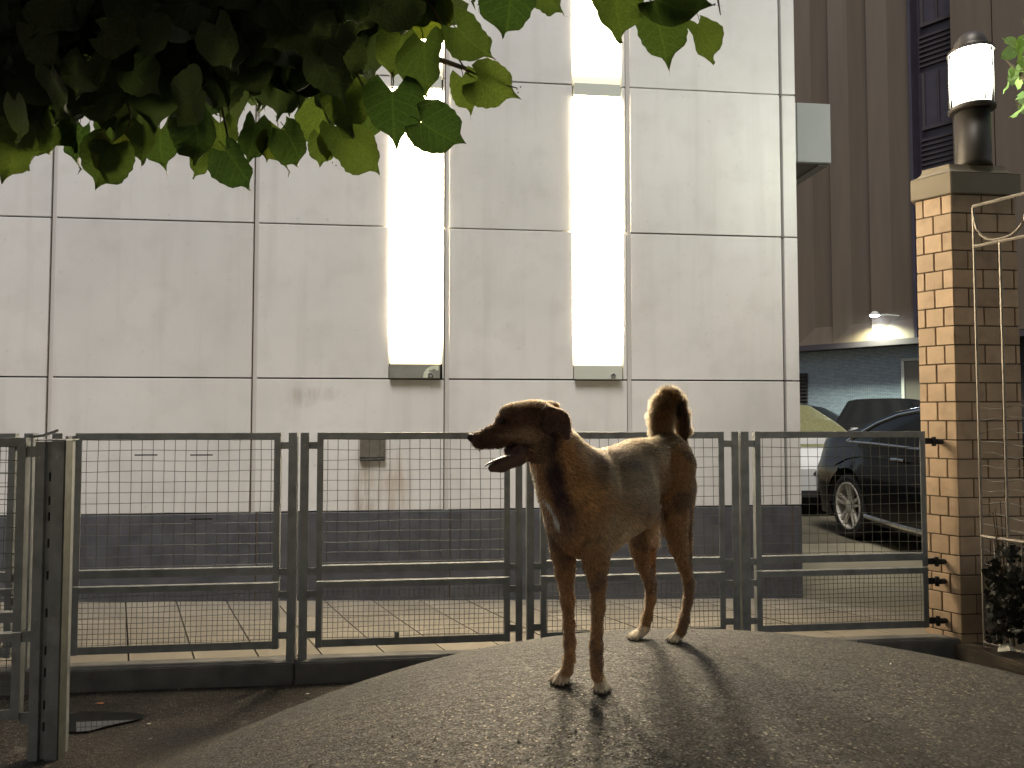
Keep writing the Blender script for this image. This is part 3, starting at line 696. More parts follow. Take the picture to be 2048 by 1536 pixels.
def leaf_mesh(seed, fold=.25, curl=.3, nrow=14, ncol=3, ser=.016):
    rr = random.Random(seed)
    # heart shaped blade from base (0,0) at the stalk to the tip (0,-1), width profile
    v = []; uvs = []
    asym = rr.uniform(-.10, .10); bend = rr.uniform(-.12, .12); twist = rr.uniform(-.5, .5); wf = rr.uniform(.92, 1.12)
    wav = rr.uniform(.02, .10); wph = rr.uniform(0, 6); cu = curl * rr.uniform(.5, 1.5) * rr.choice((1, 1, -1)); fo = fold * rr.uniform(.1, 1.4)
    def width(t):
        w = (1 - (abs(t - .30) / .70) ** 1.7) if t > .30 else (1 - (abs(t - .30) / .36) ** 2.4)
        w = max(0, w) ** .74 * .49
        if t > .78: w = min(w, .5 * (1 - t) ** 1.5 * 2.1 + .010)
        return w * wf
    for i in range(nrow + 1):
        t = i / nrow; t2 = t
        w = width(t2)
        for j in range(-ncol, ncol + 1):
            s = j / ncol
            e = ser * rr.uniform(.3, 1.5) * (1 if (i % 2) else -.6) * (1 if abs(j) == ncol else 0) if 0 < i < nrow else 0
            xx = s * (w + e * (w > .1)) * (1 + asym * (1 if s > 0 else -1)) + bend * sin(t * 2)
            lobe = .15 * (1 - t) ** 3 * (abs(s) ** 1.2) * 1.6
            yy = -t2 + lobe
            zz = fo * abs(xx) + cu * (t - .4) ** 2 + wav * sin(wph + t * 9 + s * 3) * abs(s) + twist * .1 * s * t
            v.append((xx, yy, zz)); uvs.append((xx, t))
    nc = 2 * ncol + 1; f = []
    for i in range(nrow):
        for j in range(nc - 1): f.append((i * nc + j, (i + 1) * nc + j, (i + 1) * nc + j + 1, i * nc + j + 1))
    # drip tip
    n = len(v); last = nrow * nc + ncol; b_ = v[last]
    v += [(b_[0] + .02 * rr.choice((-1, 1)), b_[1] - .17, b_[2] + .04)]; uvs.append((0, 1.05)); f.append(((nrow - 1) * nc + ncol, n, last)) if False else f.append((last - 1, n, last + 1))
    # stalk
    st = MB().tube([(0, 0, 0), (.02, .12, .02), (.0, .26, .05)], .011, 4)
    o_ = len(v); v += st.v; uvs += [(.3, .04)] * len(st.v); f += [tuple(o_ + q for q in ff) for ff in st.f]
    return v, f, uvs
def leaf_data(name, seed, m, **k):
    v, f, uvs = leaf_mesh(seed, **k); me = mesh(name, v, f, True)
    ul = me.uv_layers.new(name='UVMap')
    for lp in me.loops: ul.data[lp.index].uv = uvs[lp.vertex_index]
    me.materials.append(m); return me
def leaf_matrix(p, tipdir, nrm, size):
    y = -Vector(tipdir).normalized(); z = Vector(nrm); z = (z - y * z.dot(y)).normalized(); x = y.cross(z)
    m = Matrix((x, y, z)).transposed().to_4x4(); m = Matrix.Translation(Vector(p)) @ m @ Matrix.Scale(size, 4); return m
CR, CU, CF = Vector(_r), Vector(_u), Vector(_f)
variants = [leaf_data('leaf', s, m_leaf) for s in range(12)]
yvar = [leaf_data('leaf', 50 + s, m_leafy, fold=.6, curl=.5) for s in range(2)]
for v_ in variants + yvar: v_.name = 'leaf'
tree = empty('linden_tree', (-3.2, .6, GZ), 'broad linden tree whose low branch of heart-shaped leaves hangs across the top left', 'tree')
def put_leaf(px, py, d, size_px, tip_deg, seed, yellow=False, tilt=(0, 0), me=None):
    """centre pixel, distance, length in pixels, tip direction (0 = straight down, + = to the right)"""
    rr = random.Random(seed); s = size_px / FPX * d
    a = radians(tip_deg); td = (CR * sin(a) - CU * cos(a)) + CF * tilt[0]
    nr = -CF + CR * tilt[1] + Vector((rr.uniform(-.15, .15), 0, rr.uniform(-.15, .15)))
    c_ = Vector(at(px, py, d)); p = c_ - td.normalized() * s * .5
    o = bpy.data.objects.new('leaf', me or (yvar if yellow else variants)[rr.randrange(2 if yellow else 12)]); COL.objects.link(o)
    o.parent = tree; o.matrix_parent_inverse = Matrix.Translation(tree.location).inverted(); o.matrix_basis = leaf_matrix(p, td, nr, s)
    return o
m_leafh = leaf_mat('fresh linden leaf', (.020, .038, .014), (.058, .080, .022), (1.7, 1.8, .9), .40)
hvar = [leaf_data('leaf', 200 + s, m_leafh, fold=.35, curl=.5) for s in range(10)]
for v_ in hvar: v_.name = 'leaf'
hero = [(25, 318, 1.75, 105, -18), (62, 300, 1.85, 90, 12), (8, 285, 1.9, 90, 10), (150, 290, 1.9, 84, -10), (100, 280, 1.8, 88, 35), (203, 333, 1.66, 98, -25), (290, 292, 1.8, 80, 0), (322, 300, 1.9, 90, 5), (398, 292, 1.7, 100, 5), (405, 332, 1.75, 62, -30),
        (482, 340, 1.65, 88, 35), (440, 290, 1.85, 84, 0), (505, 290, 1.8, 85, -18), (558, 296, 1.95, 88, 5), (592, 300, 1.75, 84, 28), (690, 292, 1.8, 84, 20), (738, 312, 1.66, 84, 38),
        (787, 235, 1.6, 130, 4), (886, 272, 1.6, 98, 62), (852, 138, 1.62, 112, 6), (795, 120, 1.72, 98, -8), (952, 92, 1.7, 98, 52), (934, 194, 1.72, 74, 12), (992, 180, 1.62, 98, 58),
        (1016, 30, 1.75, 125, -8), (1100, 2, 1.8, 75, 60), (1234, 32, 1.6, 118, 8), (1326, 84, 1.66, 104, 12), (1368, 22, 1.55, 118, 68), (1420, 82, 1.7, 92, 25), (1240, -40, 1.8, 110, -20), (1400, -40, 1.8, 110, 10),
        (640, 306, 1.9, 60, -5), (880, 60, 1.8, 95, 10), (735, 250, 1.85, 100, 15), (690, 220, 1.75, 105, 0), (150, 262, 1.9, 90, 15), (60, 258, 1.85, 95, -30), (235, 270, 1.9, 90, -20), (640, 262, 2.0, 95, -10)]
for i, (a, b, d, s, t) in enumerate(hero): put_leaf(a, b, d, s, t, 100 + i, me=hvar[i % 10] if i not in (33,) else None, yellow=(i in (33,)), tilt=(R.uniform(-.25, .25), R.uniform(-.55, .55)))
put_leaf(222, 325, 1.68, 80, -10, 77, True, (.2, .8)); put_leaf(532, 300, 1.8, 52, -12, 78, True, (.1, .9)); put_leaf(655, 300, 1.9, 48, 0, 79, True, (.1, .9)); 
low = [(-150, 285), (0, 268), (120, 250), (250, 262), (420, 262), (600, 255), (700, 225), (780, 150), (870, 40), (960, 10), (1060, -60), (1500, -80)]
def lowy(x): return float(np.interp(x, [p[0] for p in low], [p[1] for p in low]))
n = 0
while n < 258:
    px = R.uniform(-60, 1080); py = R.uniform(-60, 290)
    if py > lowy(px) - (14 if px < 60 else 46): continue
    put_leaf(px, py, R.uniform(1.45, 2.35), R.uniform(82, 118) * (1.8 / 1.9), R.gauss(0, 38), 1000 + n, tilt=(R.uniform(-.7, .7), R.uniform(-.8, .8))); n += 1
# many more leaves as one mass: behind, above and beside the picture
def leaf_mass(name, centres, size, m, parent=None, seed=1, small=False, flat=.5):
    rng = random.Random(seed); base_v = [leaf_mesh(s, nrow=4, ncol=1) if small else leaf_mesh(s, nrow=5, ncol=1, ser=0) for s in range(4)]
    V, Fc, rnd = [], [], []
    for c_ in centres:
        v, f, uvs = base_v[rng.randrange(4)]; v = v[:-12]; f = [q for q in f if max(q) < len(v)]
        td = Vector((rng.gauss(0, .6), rng.gauss(0, .6), -1 if not small else rng.uniform(-1, .4))); nr = Vector((rng.gauss(0, 1), rng.gauss(0, 1), rng.gauss(0, flat)))
        mt = leaf_matrix(c_, td, nr, size * rng.uniform(.7, 1.2)); o_ = len(V)
        V += [tuple(mt @ Vector(q)) for q in v]; Fc += [tuple(o_ + q for q in ff) for ff in f]; rnd += [rng.random()] * len(v)
    me = mesh(name, V, Fc, True); a_ = me.attributes.new('leafrand', 'FLOAT', 'POINT'); a_.data.foreach_set('value', rnd)
    o = link(name, me, m, None); 
    if parent is not None: child(o, parent)
    return o
cs = []
while len(cs) < 2100:                                           # the part of the crown in and just above the picture
    px = R.uniform(-500, 1100); py = R.uniform(-420, 262)
    if py > lowy(max(-150, min(px, 1500))) - 78: continue
    cs.append(Vector(at(px, py, R.uniform(1.75, 2.9))))
for _ in range(60): cs.append(Vector(at(R.uniform(1100, 1600), R.uniform(-420, -90), R.uniform(1.7, 2.6))))
o = leaf_mass('foliage', cs, .115, m_leaf, tree, 3); o['kind'] = 'stuff'
n = 0; cs = []
while n < 24000:                                                # unseen crown overhead, made dense to keep the sun off dog and mound
    x_ = R.uniform(-5.2, 4.2); y_ = R.uniform(-4.5, 2.9); z_ = R.uniform(2.3, 4.3)
    p = Vector((x_, y_, z_)); q = proj(np.array(p))
    if q[2] > 0 and -100 < q[0] < 2150 and -190 < q[1] < 1700: continue
    if y_ > 2.3 and z_ < 2.7: continue
    if (Vector((x_, y_, 0)) - Vector((-.5, -.6, 0))).length > 4.9: continue
    cs.append(p); n += 1
for _ in range(2600):  # unseen leaves added above the pillar to block the sun on it
    p = Vector((R.uniform(1.6, 4.2), R.uniform(2.2, 3.15), R.uniform(3.3, 4.6)))
    if proj(np.array(p))[1] < -190: cs.append(p)
o = leaf_mass('foliage', cs, .17, m_leaf, tree, 4, True); o['kind'] = 'stuff'
# trunk and limbs
child(MB().tube([(-3.2, .6, GZ - .02), (-3.15, .55, .8), (-3.05, .45, 1.7), (-2.9, .3, 2.6), (-2.6, .1, 3.5)], [.19, .15, .13, .11, .07], 12).build('trunk', m_twig, smooth=True), tree)
for pts_, r_ in (([(-3.05, .45, 1.7), (-2.2, .9, 2.15), (-1.4, 1.4, 2.3), (-.5, 1.8, 2.2), (.1, 2.0, 2.12)], [.07, .045, .03, .018, .006]), ([(-2.9, .3, 2.6), (-1.5, -.2, 3.2), (.4, -.6, 3.5), (2, -.9, 3.5)], [.08, .06, .04, .015]),
                 ([(-1.4, 1.4, 2.3), (-1.0, 2.0, 2.2), (-.6, 2.2, 2.05)], [.025, .012, .004]), ([(-2.9, .3, 2.6), (-2.4, -1.2, 3.2), (-1.8, -2.6, 3.5)], [.07, .05, .02])):
    child(MB().tube(pts_, r_, 8).build('branch', m_twig, smooth=True), tree)
def twig(ppx, r0=2.2):
    pts_ = [at(a, b, d) for a, b, d in ppx]
    return child(MB().tube(pts_, [.0035 * (1 - .7 * i / (len(pts_) - 1)) for i in range(len(pts_))], 6).build('twig', m_twig), tree)
twig([(820, -40, 1.8), (868, 20, 1.75), (893, 68, 1.72), (912, 110, 1.7), (935, 145, 1.68), (942, 156, 1.67)])
twig([(935, 140, 1.68), (955, 150, 1.67), (968, 153, 1.66)]); twig([(1000, -60, 1.8), (1010, -10, 1.76)]); twig([(960, 153, 1.66), (1010, 170, 1.62), (1034, 176, 1.6)])
twig([(640, 200, 1.9), (660, 250, 1.9), (682, 280, 1.85)]); twig([(250, 180, 1.8), (262, 240, 1.75), (240, 290, 1.7)]); twig([(440, 200, 1.8), (455, 270, 1.75), (470, 310, 1.7)]); twig([(700, 120, 1.7), (730, 180, 1.65), (775, 190, 1.62)])
twig([(1440, -60, 1.7), (1436, 0, 1.68), (1441, 30, 1.66)]); twig([(1225, -80, 1.65), (1232, -20, 1.62)]); twig([(820, -40, 1.8), (700, 20, 1.9), (560, 60, 2.0), (300, 90, 2.0), (-100, 60, 1.9)])
# small seed clusters
for (a, b, d) in ((1034, 178, 1.6), (1036, 185, 1.6), (1041, 174, 1.6), (245, 345, 1.68), (240, 352, 1.68), (252, 341, 1.68), (665, 325, 1.8), (672, 331, 1.8), (902, 240, 1.62), (900, 252, 1.62)):
    child(MB().lathe([(.0005, -.002), (.0018, 0), (.0005, .002)], 0, 0, 6).build('seed', m_twig), tree).location = Vector(at(a, b, d)) 
# ------------------------------------------------------------------ shrub behind the gate, litter in its bed, tree at the right edge
sh = empty('dark_shrub', (*at(2040, 1250, 3.8)[:2], -.05), 'dark leafy shrub behind the lower bars of the iron gate', 'shrub')
cs = []
for _ in range(950):
    q = at(R.uniform(1975, 2160), R.triangular(1075, 1290, 1230), R.uniform(3.5, 3.93)); cs.append(Vector(q))
o = leaf_mass('foliage', cs, .036, m_leafd, sh, 8, True); o['kind'] = 'stuff'
for i in range(9):
    a = R.uniform(1985, 2120); b0 = at(a, 1292, 3.8); b1 = at(a + R.uniform(-25, 25), R.uniform(960, 1080), 3.75)
    child(MB().tube([b0, (b0 + b1) / 2 + np.array([R.uniform(-.03, .03), 0, 0]), b1], [.006, .005, .002], 6).build('stem', m_twig), sh)
bed = link('plant_bed', mesh('plant_bed', [at(1925, 1300, 4.0), at(2300, 1300, 4.0), at(2600, 1480, 3.0), at(2040, 1352, 3.55)], [(0, 3, 2, 1)]), mat('bed soil', (.03, .022, .016), .95, bump=1, bscale=50)); tag(bed, kind='structure')
for i, (a, b, d) in enumerate(((2014, 1303, 3.62), (2030, 1270, 3.7))):
    q = Vector(at(a, b, d)); me = mesh('litter', [(-.05, 0, 0), (.0, -.02, .01), (.05, .0, .0), (.03, .03, .03), (-.02, .03, .015)], [(0, 1, 4), (1, 3, 4), (1, 2, 3)])
    o = link('litter', me, m_litter); o.location = q; tag(o, ('crumpled pale scrap lying at the foot of the iron gate', 'pale scrap lying deeper in the bed behind the gate bars')[i], 'litter')
rt = empty('small_tree', (*cam2world(3.6, 4.6), GZ), 'bright green tree leaves beside the lantern at the right edge', 'tree')
cs = []
outl = [(2048, 85), (2020, 92), (2006, 110), (2012, 150), (2010, 185), (2030, 215), (2040, 245), (2060, 250)]
while len(cs) < 420:
    px = R.uniform(2000, 2250); py = R.uniform(-60, 250)
    lim = float(np.interp(py, [-60, 60, 100, 180, 215, 250], [2090, 2050, 2006, 2012, 2034, 2042]))
    if px < lim + 6: continue
    if py > 200 and px < 2060 and R.random() < .3: continue
    cs.append(Vector(at(px, py, R.uniform(4.3, 4.9))))
o = leaf_mass('foliage', cs, .075, m_leaf2, rt, 5, True); o['kind'] = 'stuff'
tb = rt.location
child(MB().tube([tuple(tb), (tb.x + .05, tb.y, 1.5), (tb.x - .05, tb.y, 2.7), (tb.x - .1, tb.y, 3.9)], [.07, .06, .045, .02], 10).build('trunk', m_twig, smooth=True), rt)
for e in ((2012, 120), (2030, 200), (2045, 40)): child(MB().tube([(tb.x - .05, tb.y, 2.8), tuple(at(e[0] + 30, e[1] + 30, 4.6)), tuple(at(e[0], e[1], 4.55))], [.02, .01, .003], 6).build('branch', m_twig), rt)

# ------------------------------------------------------------------ brown building beyond the car park
B0 = np.array(cam2world(7.04, 18.4)); bu = np.array(cam2world(.66, -.75)); bu /= np.linalg.norm(bu)
bnrm = np.array([bu[1], -bu[0]]); 
if bnrm @ (np.array([0, 0]) - B0) < 0: bnrm = -bnrm
ang = math.atan2(bu[1], bu[0])
bb = empty('brown_building', (B0[0], B0[1], -.09), 'tall brown building with folded vertical cladding over a blue-grey brick base', 'building')
def T(s, o, z): p = B0 + bu * s + bnrm * o; return (p[0], p[1], z)
def bbox(s0, s1, o0, o1, z0, z1):
    mb = MB(); P = [T(s0, o0, 0), T(s1, o0, 0), T(s1, o1, 0), T(s0, o1, 0)]
    ar = sum(P[i][0] * P[(i + 1) % 4][1] - P[(i + 1) % 4][0] * P[i][1] for i in range(4))
    if ar < 0: P = P[::-1]
    mb.prism([(p[0], p[1]) for p in P], z0, z1); return mb
ZS = 2.90; ZH = 14.0; PR = .10
s = -4.55; pitch = .905
edges = []
while s < 2.6:
    e0, e1, e2 = s, s + .42, s + pitch
    v = [T(e0, 0, ZS), T(e1, -PR, ZS + .42), T(e2, -PR, ZS + .42), T(e2, 0, ZS), T(e0, 0, ZH), T(e1, -PR, ZH), T(e2, -PR, ZH), T(e2, 0, ZH)]
    child(link('cladding_fold', mesh('cladding_fold', v, [(0, 1, 5, 4), (1, 2, 6, 5), (2, 3, 7, 6), (0, 3, 2, 1)]), m_clad), bb)
    edges.append(s); s += pitch
se = s
child(bbox(-4.6, se, -.95, -PR - .02, ZS, ZH).build('upper_wall', m_clad), bb)
child(bbox(-4.6, 12, -.50, .015, ZS - .13, ZS - .004).build('soffit_beam', m_frame2), bb)
# window strip then plain pier
child(bbox(se + .02, se + .86, -.6, -.42, -.1, ZH).build('window_band', m_cladd), bb)
child(bbox(se, se + .06, -.42, .0, ZS + .003, ZH).build('edge_fin', m_cladd), bb)
for zz in np.arange(5.2, 13, 2.35):
    fr = child(bbox(se + .14, se + .80, -.415, -.34, zz, zz + .08).build('window_sill', m_frame2), bb)
    child(bbox(se + .14, se + .20, -.415, -.36, zz + .081, zz + 1.3).build('window_frame', m_frame2), bb)
    child(bbox(se + .46, se + .49, -.415, -.37, zz + .081, zz + 1.3).build('window_frame', m_frame2), bb)
    for q in range(7): child(bbox(se + .1, se + .84, -.415, -.37, zz - .9 + q * .11, zz - .86 + q * .11).build('louvre', m_frame2), bb)
for q in range(8):
    s0 = se + .87 + q * .78; child(bbox(s0, s0 + .765, -.4, .02, ZS + .003 if q else -.1, ZH).build('pier_panel', m_clad, bevel=.006, seg=1), bb)
child(bbox(se + .87, se + 7.2, -.6, -.405, -.1, ZH).build('pier_core', m_dark), bb)
# brick base, vent, door
bw = mesh('brick_base', [(-5, 0, 0), (9, 0, 0), (9, 0, 3.0), (-5, 0, 3.0)], [(0, 1, 2, 3)])
o = link('brick_base', bw, m_farbrick, bb); p = B0 + bnrm * -.48; o.matrix_parent_inverse = Matrix.Identity(4)
o.location = Vector((p[0] - B0[0], p[1] - B0[1], 0.0)); o.rotation_euler = (0, 0, ang)
def s_of(px):          # distance along the facade for a pixel column
    r_ = ray(px, 832)[:2]; A_ = np.array([[r_[0], -bu[0]], [r_[1], -bu[1]]]); Pw = B0 + bnrm * -.46
    return np.linalg.solve(A_, Pw)[1]
v0 = s_of(1597) - .3; v1 = s_of(1616)
child(bbox(v0, v1, -.47, -.44, 1.45, 2.25).build('vent_back', m_dark), bb)
for q in range(9): child(bbox(v0, v1, -.439, -.40, 1.47 + q * .088, 1.50 + q * .088).build('louvre', m_frame2), bb)
dx0 = s_of(1806); dx1 = s_of(1812)
child(bbox(dx0, dx1, -.47, -.40, 0, 2.42).build('door_frame', mat('pale door frame', (.6, .62, .6), .5)), bb)
child(bbox(dx0, dx0 + 1.3, -.47, -.40, 2.421, 2.48).build('door_lintel', m_grey), bb)
child(bbox(dx1 + .01, dx1 + .95, -.47, -.43, 0, 2.41).build('door', mat('grey door', (.16, .15, .13), .6)), bb)
# flood light
fl = at(1783, 622, 16.1); fq = s_of(1783)
fo_ = empty('flood_lamp', T(fq, -.1, ZS + .75), 'small lit blue-white flood lamp on an arm on the brown cladding', 'lamp')
fz = fl[2]; hp = np.array(T(fq - .02, .28, fz)); wp = np.array(T(fq + .36, -PR + .01, fz - .02))
child(MB().tube([tuple(wp), tuple((wp + hp) / 2 + np.array([0, 0, .02])), tuple(hp)], .022, 8).build('arm', m_grey), fo_)
child(MB().lathe([(.001, .10), (.05, .09), (.10, .03), (.12, .0)], 0, 0, 16).build('head', m_grey, smooth=True), fo_).matrix_basis = Matrix.Translation(Vector(hp))
child(MB().lathe([(.001, -.035), (.06, -.028), (.10, -.006), (.105, .0)], 0, 0, 16).build('bulb', emit('flood bulb', (.75, .87, 1.0), 90), smooth=True), fo_).matrix_basis = Matrix.Translation(Vector(hp))
ld = bpy.data.lights.new('flood_lamp_light', 'SPOT'); ld.energy = 420; ld.spot_size = radians(150); ld.spot_blend = .6; ld.color = (.92, 1.0, .70); ld.shadow_soft_size = .08
lo = bpy.data.objects.new('flood_lamp_light', ld); COL.objects.link(lo); lo.location = Vector(hp) + Vector((0, 0, -.06)); lo.rotation_euler = (0, 0, 0)

# ------------------------------------------------------------------ cars
def make_car(name, lab, loc, heading, L, Wd, top, belt, wheels, mb_, cabin, glassm=None, zb=.20, lamp='both', wr=.33, spokes=5, tuck=.80):
    """x runs from tail (-L/2) to nose (+L/2); top / belt: outlines [(x, z)]"""
    t = empty(name, (loc[0], loc[1], loc[2]), lab, 'car', 'cars in the car park', heading)
    nx_ = int(L / .045); xs_ = np.linspace(-L / 2, L / 2, nx_ + 1)
    ztop = np.interp(xs_, *zip(*top)); zbel = np.minimum(np.interp(xs_, *zip(*belt)), ztop - .005)
    e = np.clip((L / 2 - abs(xs_)) / .55, 0, 1); wid = Wd / 2 * (.80 + .20 * (1 - (1 - e) ** 2.4))
    zbot = zb + .10 * (1 - np.clip((L / 2 - abs(xs_)) / .25, 0, 1))
    rows = []
    NB, NG, NT = 12, 5, 6
    for i, x_ in enumerate(xs_):
        col = []
        for j in range(NB + 1):
            f_ = j / NB; z_ = zbot[i] + (zbel[i] - zbot[i]) * f_
            y_ = wid[i] * (.955 + .06 * sin(pi * min(1, f_ * 1.05)) - .045 * max(0, f_ - .55) / .45)
            if .60 < f_ < .72: y_ += .010
            col.append((y_, z_))
        yb = col[-1][0]; cab = max(0, ztop[i] - zbel[i]); yr = yb - cab * (1 - tuck) * 1.55 - .02
        zr = zbel[i] + cab * .90
        for j in range(1, NG + 1):
            f_ = j / NG; col.append((yb + (yr - yb) * f_ ** 1.15, zbel[i] + (zr - zbel[i]) * f_))
        for j in range(1, NT + 1):
            f_ = j / NT; col.append((yr * cos(f_ * pi / 2) ** .8 if f_ < 1 else 0, zr + (ztop[i] - zr) * sin(f_ * pi / 2)))
        rows.append(col)
    nr = len(rows[0]); parts = {}
    slope = np.gradient(ztop, xs_)
    def cls(i, j, side):
        xm = (xs_[i] + xs_[i + 1]) / 2; cab = (ztop[i] + ztop[i + 1]) / 2 - (zbel[i] + zbel[i + 1]) / 2
        zc = (rows[i][j][1] + rows[i + 1][j + 1][1]) / 2
        for (wx, _) in wheels:
            if j < NB and (xm - wx) ** 2 + (zc - wr) ** 2 < (wr + .055) ** 2: return None
        if NB <= j < NB + NG and cab > .16 and cabin[0] < xm < cabin[3] and not any(abs(xm - p_) < .035 for p_ in cabin[4]): return 'side_window'
        if j >= NB + NG - 1 and cab > .10:
            if cabin[0] - .75 < xm < cabin[1] and slope[i] > .18: return 'rear_window'
            if cabin[2] < xm < cabin[3] + .8 and slope[i] < -.18: return 'windscreen'
        if j in (8, 9) and xm < -L / 2 + .30: return 'tail_light'
        if j in (8, 9) and xm > L / 2 - .42: return 'headlight'
        return 'body'
    for side in (1, -1):
        for i in range(len(xs_) - 1):
            for j in range(nr - 1):
                c_ = cls(i, j, side)
                if c_ is None: continue
                P = parts.setdefault(c_ if c_ in ('body', 'windscreen', 'rear_window') else (c_, side), {'v': [], 'm': {}, 'f': []})
                ids = []
                for (a, b_) in ((i, j), (i + 1, j), (i + 1, j + 1), (i, j + 1)):
                    key = (a, b_, side if b_ < nr - 1 else 0)
                    if key not in P['m']:
                        y_, z_ = rows[a][b_]; P['m'][key] = len(P['v']); x_ = xs_[a]
                        if b_ <= NB:
                            for (wx, _) in wheels:     # round the wheel arch edge
                                dd = sqrt((x_ - wx) ** 2 + (z_ - wr) ** 2)
                                if wr + .01 < dd < wr + .085:
                                    x_ = wx + (x_ - wx) * (wr + .06) / dd; z_ = wr + (z_ - wr) * (wr + .06) / dd
                        P['v'].append((x_, y_ * side, z_))
                    ids.append(P['m'][key])
                P['f'].append(tuple(ids) if side > 0 else tuple(ids[::-1]))
    # close nose and tail
    for i, rev in ((0, False), (len(xs_) - 1, True)):
        P = parts['body']; 
        ring = [P['m'].get((i, j, 1)) for j in range(nr - 1)] + [P['m'].get((i, nr - 1, 0))] + [P['m'].get((i, j, -1)) for j in range(nr - 2, -1, -1)]
        pts_ = [(xs_[i], rows[i][j][0], rows[i][j][1]) for j in range(nr)] + [(xs_[i], -rows[i][j][0], rows[i][j][1]) for j in range(nr - 2, -1, -1)]
        o_ = len(P['v']); P['v'] += pts_; P['f'].append(tuple(range(o_, o_ + len(pts_))) if not rev else tuple(range(o_, o_ + len(pts_)))[::-1])
    mm = {'body': mb_, 'side_window': m_glass, 'windscreen': glassm or m_glass, 'rear_window': glassm or m_glass, 'tail_light': m_red, 'headlight': m_clear}
    for kk, P in parts.items():
        nm = kk if isinstance(kk, str) else kk[0]
        o = link(nm, mesh(nm, P['v'], P['f'], True), mm[nm], t)
    link('underbody', MB().box(-L / 2 + .25, L / 2 - .25, -Wd / 2 + .14, Wd / 2 - .14, zb - .03, min(zbel) - .05).build('tmp').data, m_dark, t); COL.objects.unlink(bpy.data.objects['tmp']); bpy.data.objects.remove(bpy.data.objects['tmp'])
    for (wx, _) in wheels:
        for side in (1, -1):
            w = bpy.data.objects.new('wheel', None); COL.objects.link(w); w.parent = t; w.location = (wx, side * (Wd / 2 - .115), wr)
            prof = [(wr * .66, -.10), (wr * .93, -.11), (wr, -.085), (wr, .085), (wr * .93, .11), (wr * .74, .105), (wr * .72, .09)]
            n = 36; v = [(r_ * cos(2 * pi * q / n), side * y_, r_ * sin(2 * pi * q / n)) for r_, y_ in prof for q in range(n)]
            f = [(a * n + q, a * n + (q + 1) % n, (a + 1) * n + (q + 1) % n, (a + 1) * n + q) for a in range(len(prof) - 1) for q in range(n)]
            link('tyre', mesh('tyre', v, f, True), m_tyre, w)
            mbx = MB(); R0 = wr * .73
            prof2 = [(R0, .10), (R0, .112), (R0 * .93, .112), (R0 * .91, .06), (R0 * .90, -.06)]
            v = [(r_ * cos(2 * pi * q / n), side * y_, r_ * sin(2 * pi * q / n)) for r_, y_ in prof2 for q in range(n)]
            f = [(a * n + q, a * n + (q + 1) % n, (a + 1) * n + (q + 1) % n, (a + 1) * n + q) for a in range(len(prof2) - 1) for q in range(n)]
            for q in range(spokes):       # twin spokes
                for off in (-.16, .16):
                    a0_ = 2 * pi * q / spokes + .3; c0 = (.045 * cos(a0_ + off * 2), .045 * sin(a0_ + off * 2)); c1 = (R0 * .94 * cos(a0_ + off), R0 * .94 * sin(a0_ + off))
                    dn = Vector((c1[0] - c0[0], c1[1] - c0[1])).normalized(); pn = Vector((-dn.y, dn.x)); o_ = len(v)
                    for (c_, hw, yy) in ((c0, .017, .085), (c1, .012, .106)):
                        v += [(c_[0] + pn.x * hw, side * yy, c_[1] + pn.y * hw), (c_[0] - pn.x * hw, side * yy, c_[1] - pn.y * hw), (c_[0] - pn.x * hw, side * (yy - .03), c_[1] - pn.y * hw), (c_[0] + pn.x * hw, side * (yy - .03), c_[1] + pn.y * hw)]
                    f += [tuple(o_ + z_ for z_ in qq) for qq in ((0, 1, 5, 4), (1, 2, 6, 5), (2, 3, 7, 6), (3, 0, 4, 7), (4, 5, 6, 7))]
            o_ = len(v); v += [(.058 * cos(2 * pi * q / 16), side * .098, .058 * sin(2 * pi * q / 16)) for q in range(16)] + [(0, side * .104, 0)]
            f += [(o_ + q, o_ + (q + 1) % 16, o_ + 16) for q in range(16)]
            link('rim', mesh('rim', v, f), m_rim, w)
            o_ = [(R0 * .9 * cos(2 * pi * q / 24), side * .0, R0 * .9 * sin(2 * pi * q / 24)) for q in range(24)]
            link('brake_disc', mesh('brake_disc', o_, [tuple(range(24))]), m_dark, w)
            # liner
            n = 20; v = [((wr + .058) * cos(pi * q / n), side * y_, (wr + .058) * sin(pi * q / n)) for y_ in (.11, -.2) for q in range(n + 1)]
            f = [(q, q + 1, n + 2 + q, n + 1 + q) for q in range(n)]
            v += [((wr + .058) * cos(2 * pi * q / 24), side * -.2, (wr + .058) * sin(2 * pi * q / 24)) for q in range(24)]
            f.append(tuple(range(2 * n + 2, 2 * n + 26))); link('arch_liner', mesh('arch_liner', v, f), m_dark, w)
    def yat(xq, zq):
        i = int(np.clip(round((xq + L / 2) / (L / nx_)), 0, nx_)); col = rows[i]
        zz = [c_[1] for c_ in col]; yy = [c_[0] for c_ in col]; return float(np.interp(zq, zz, yy))
    return t, rows, xs_, NB, NG, yat
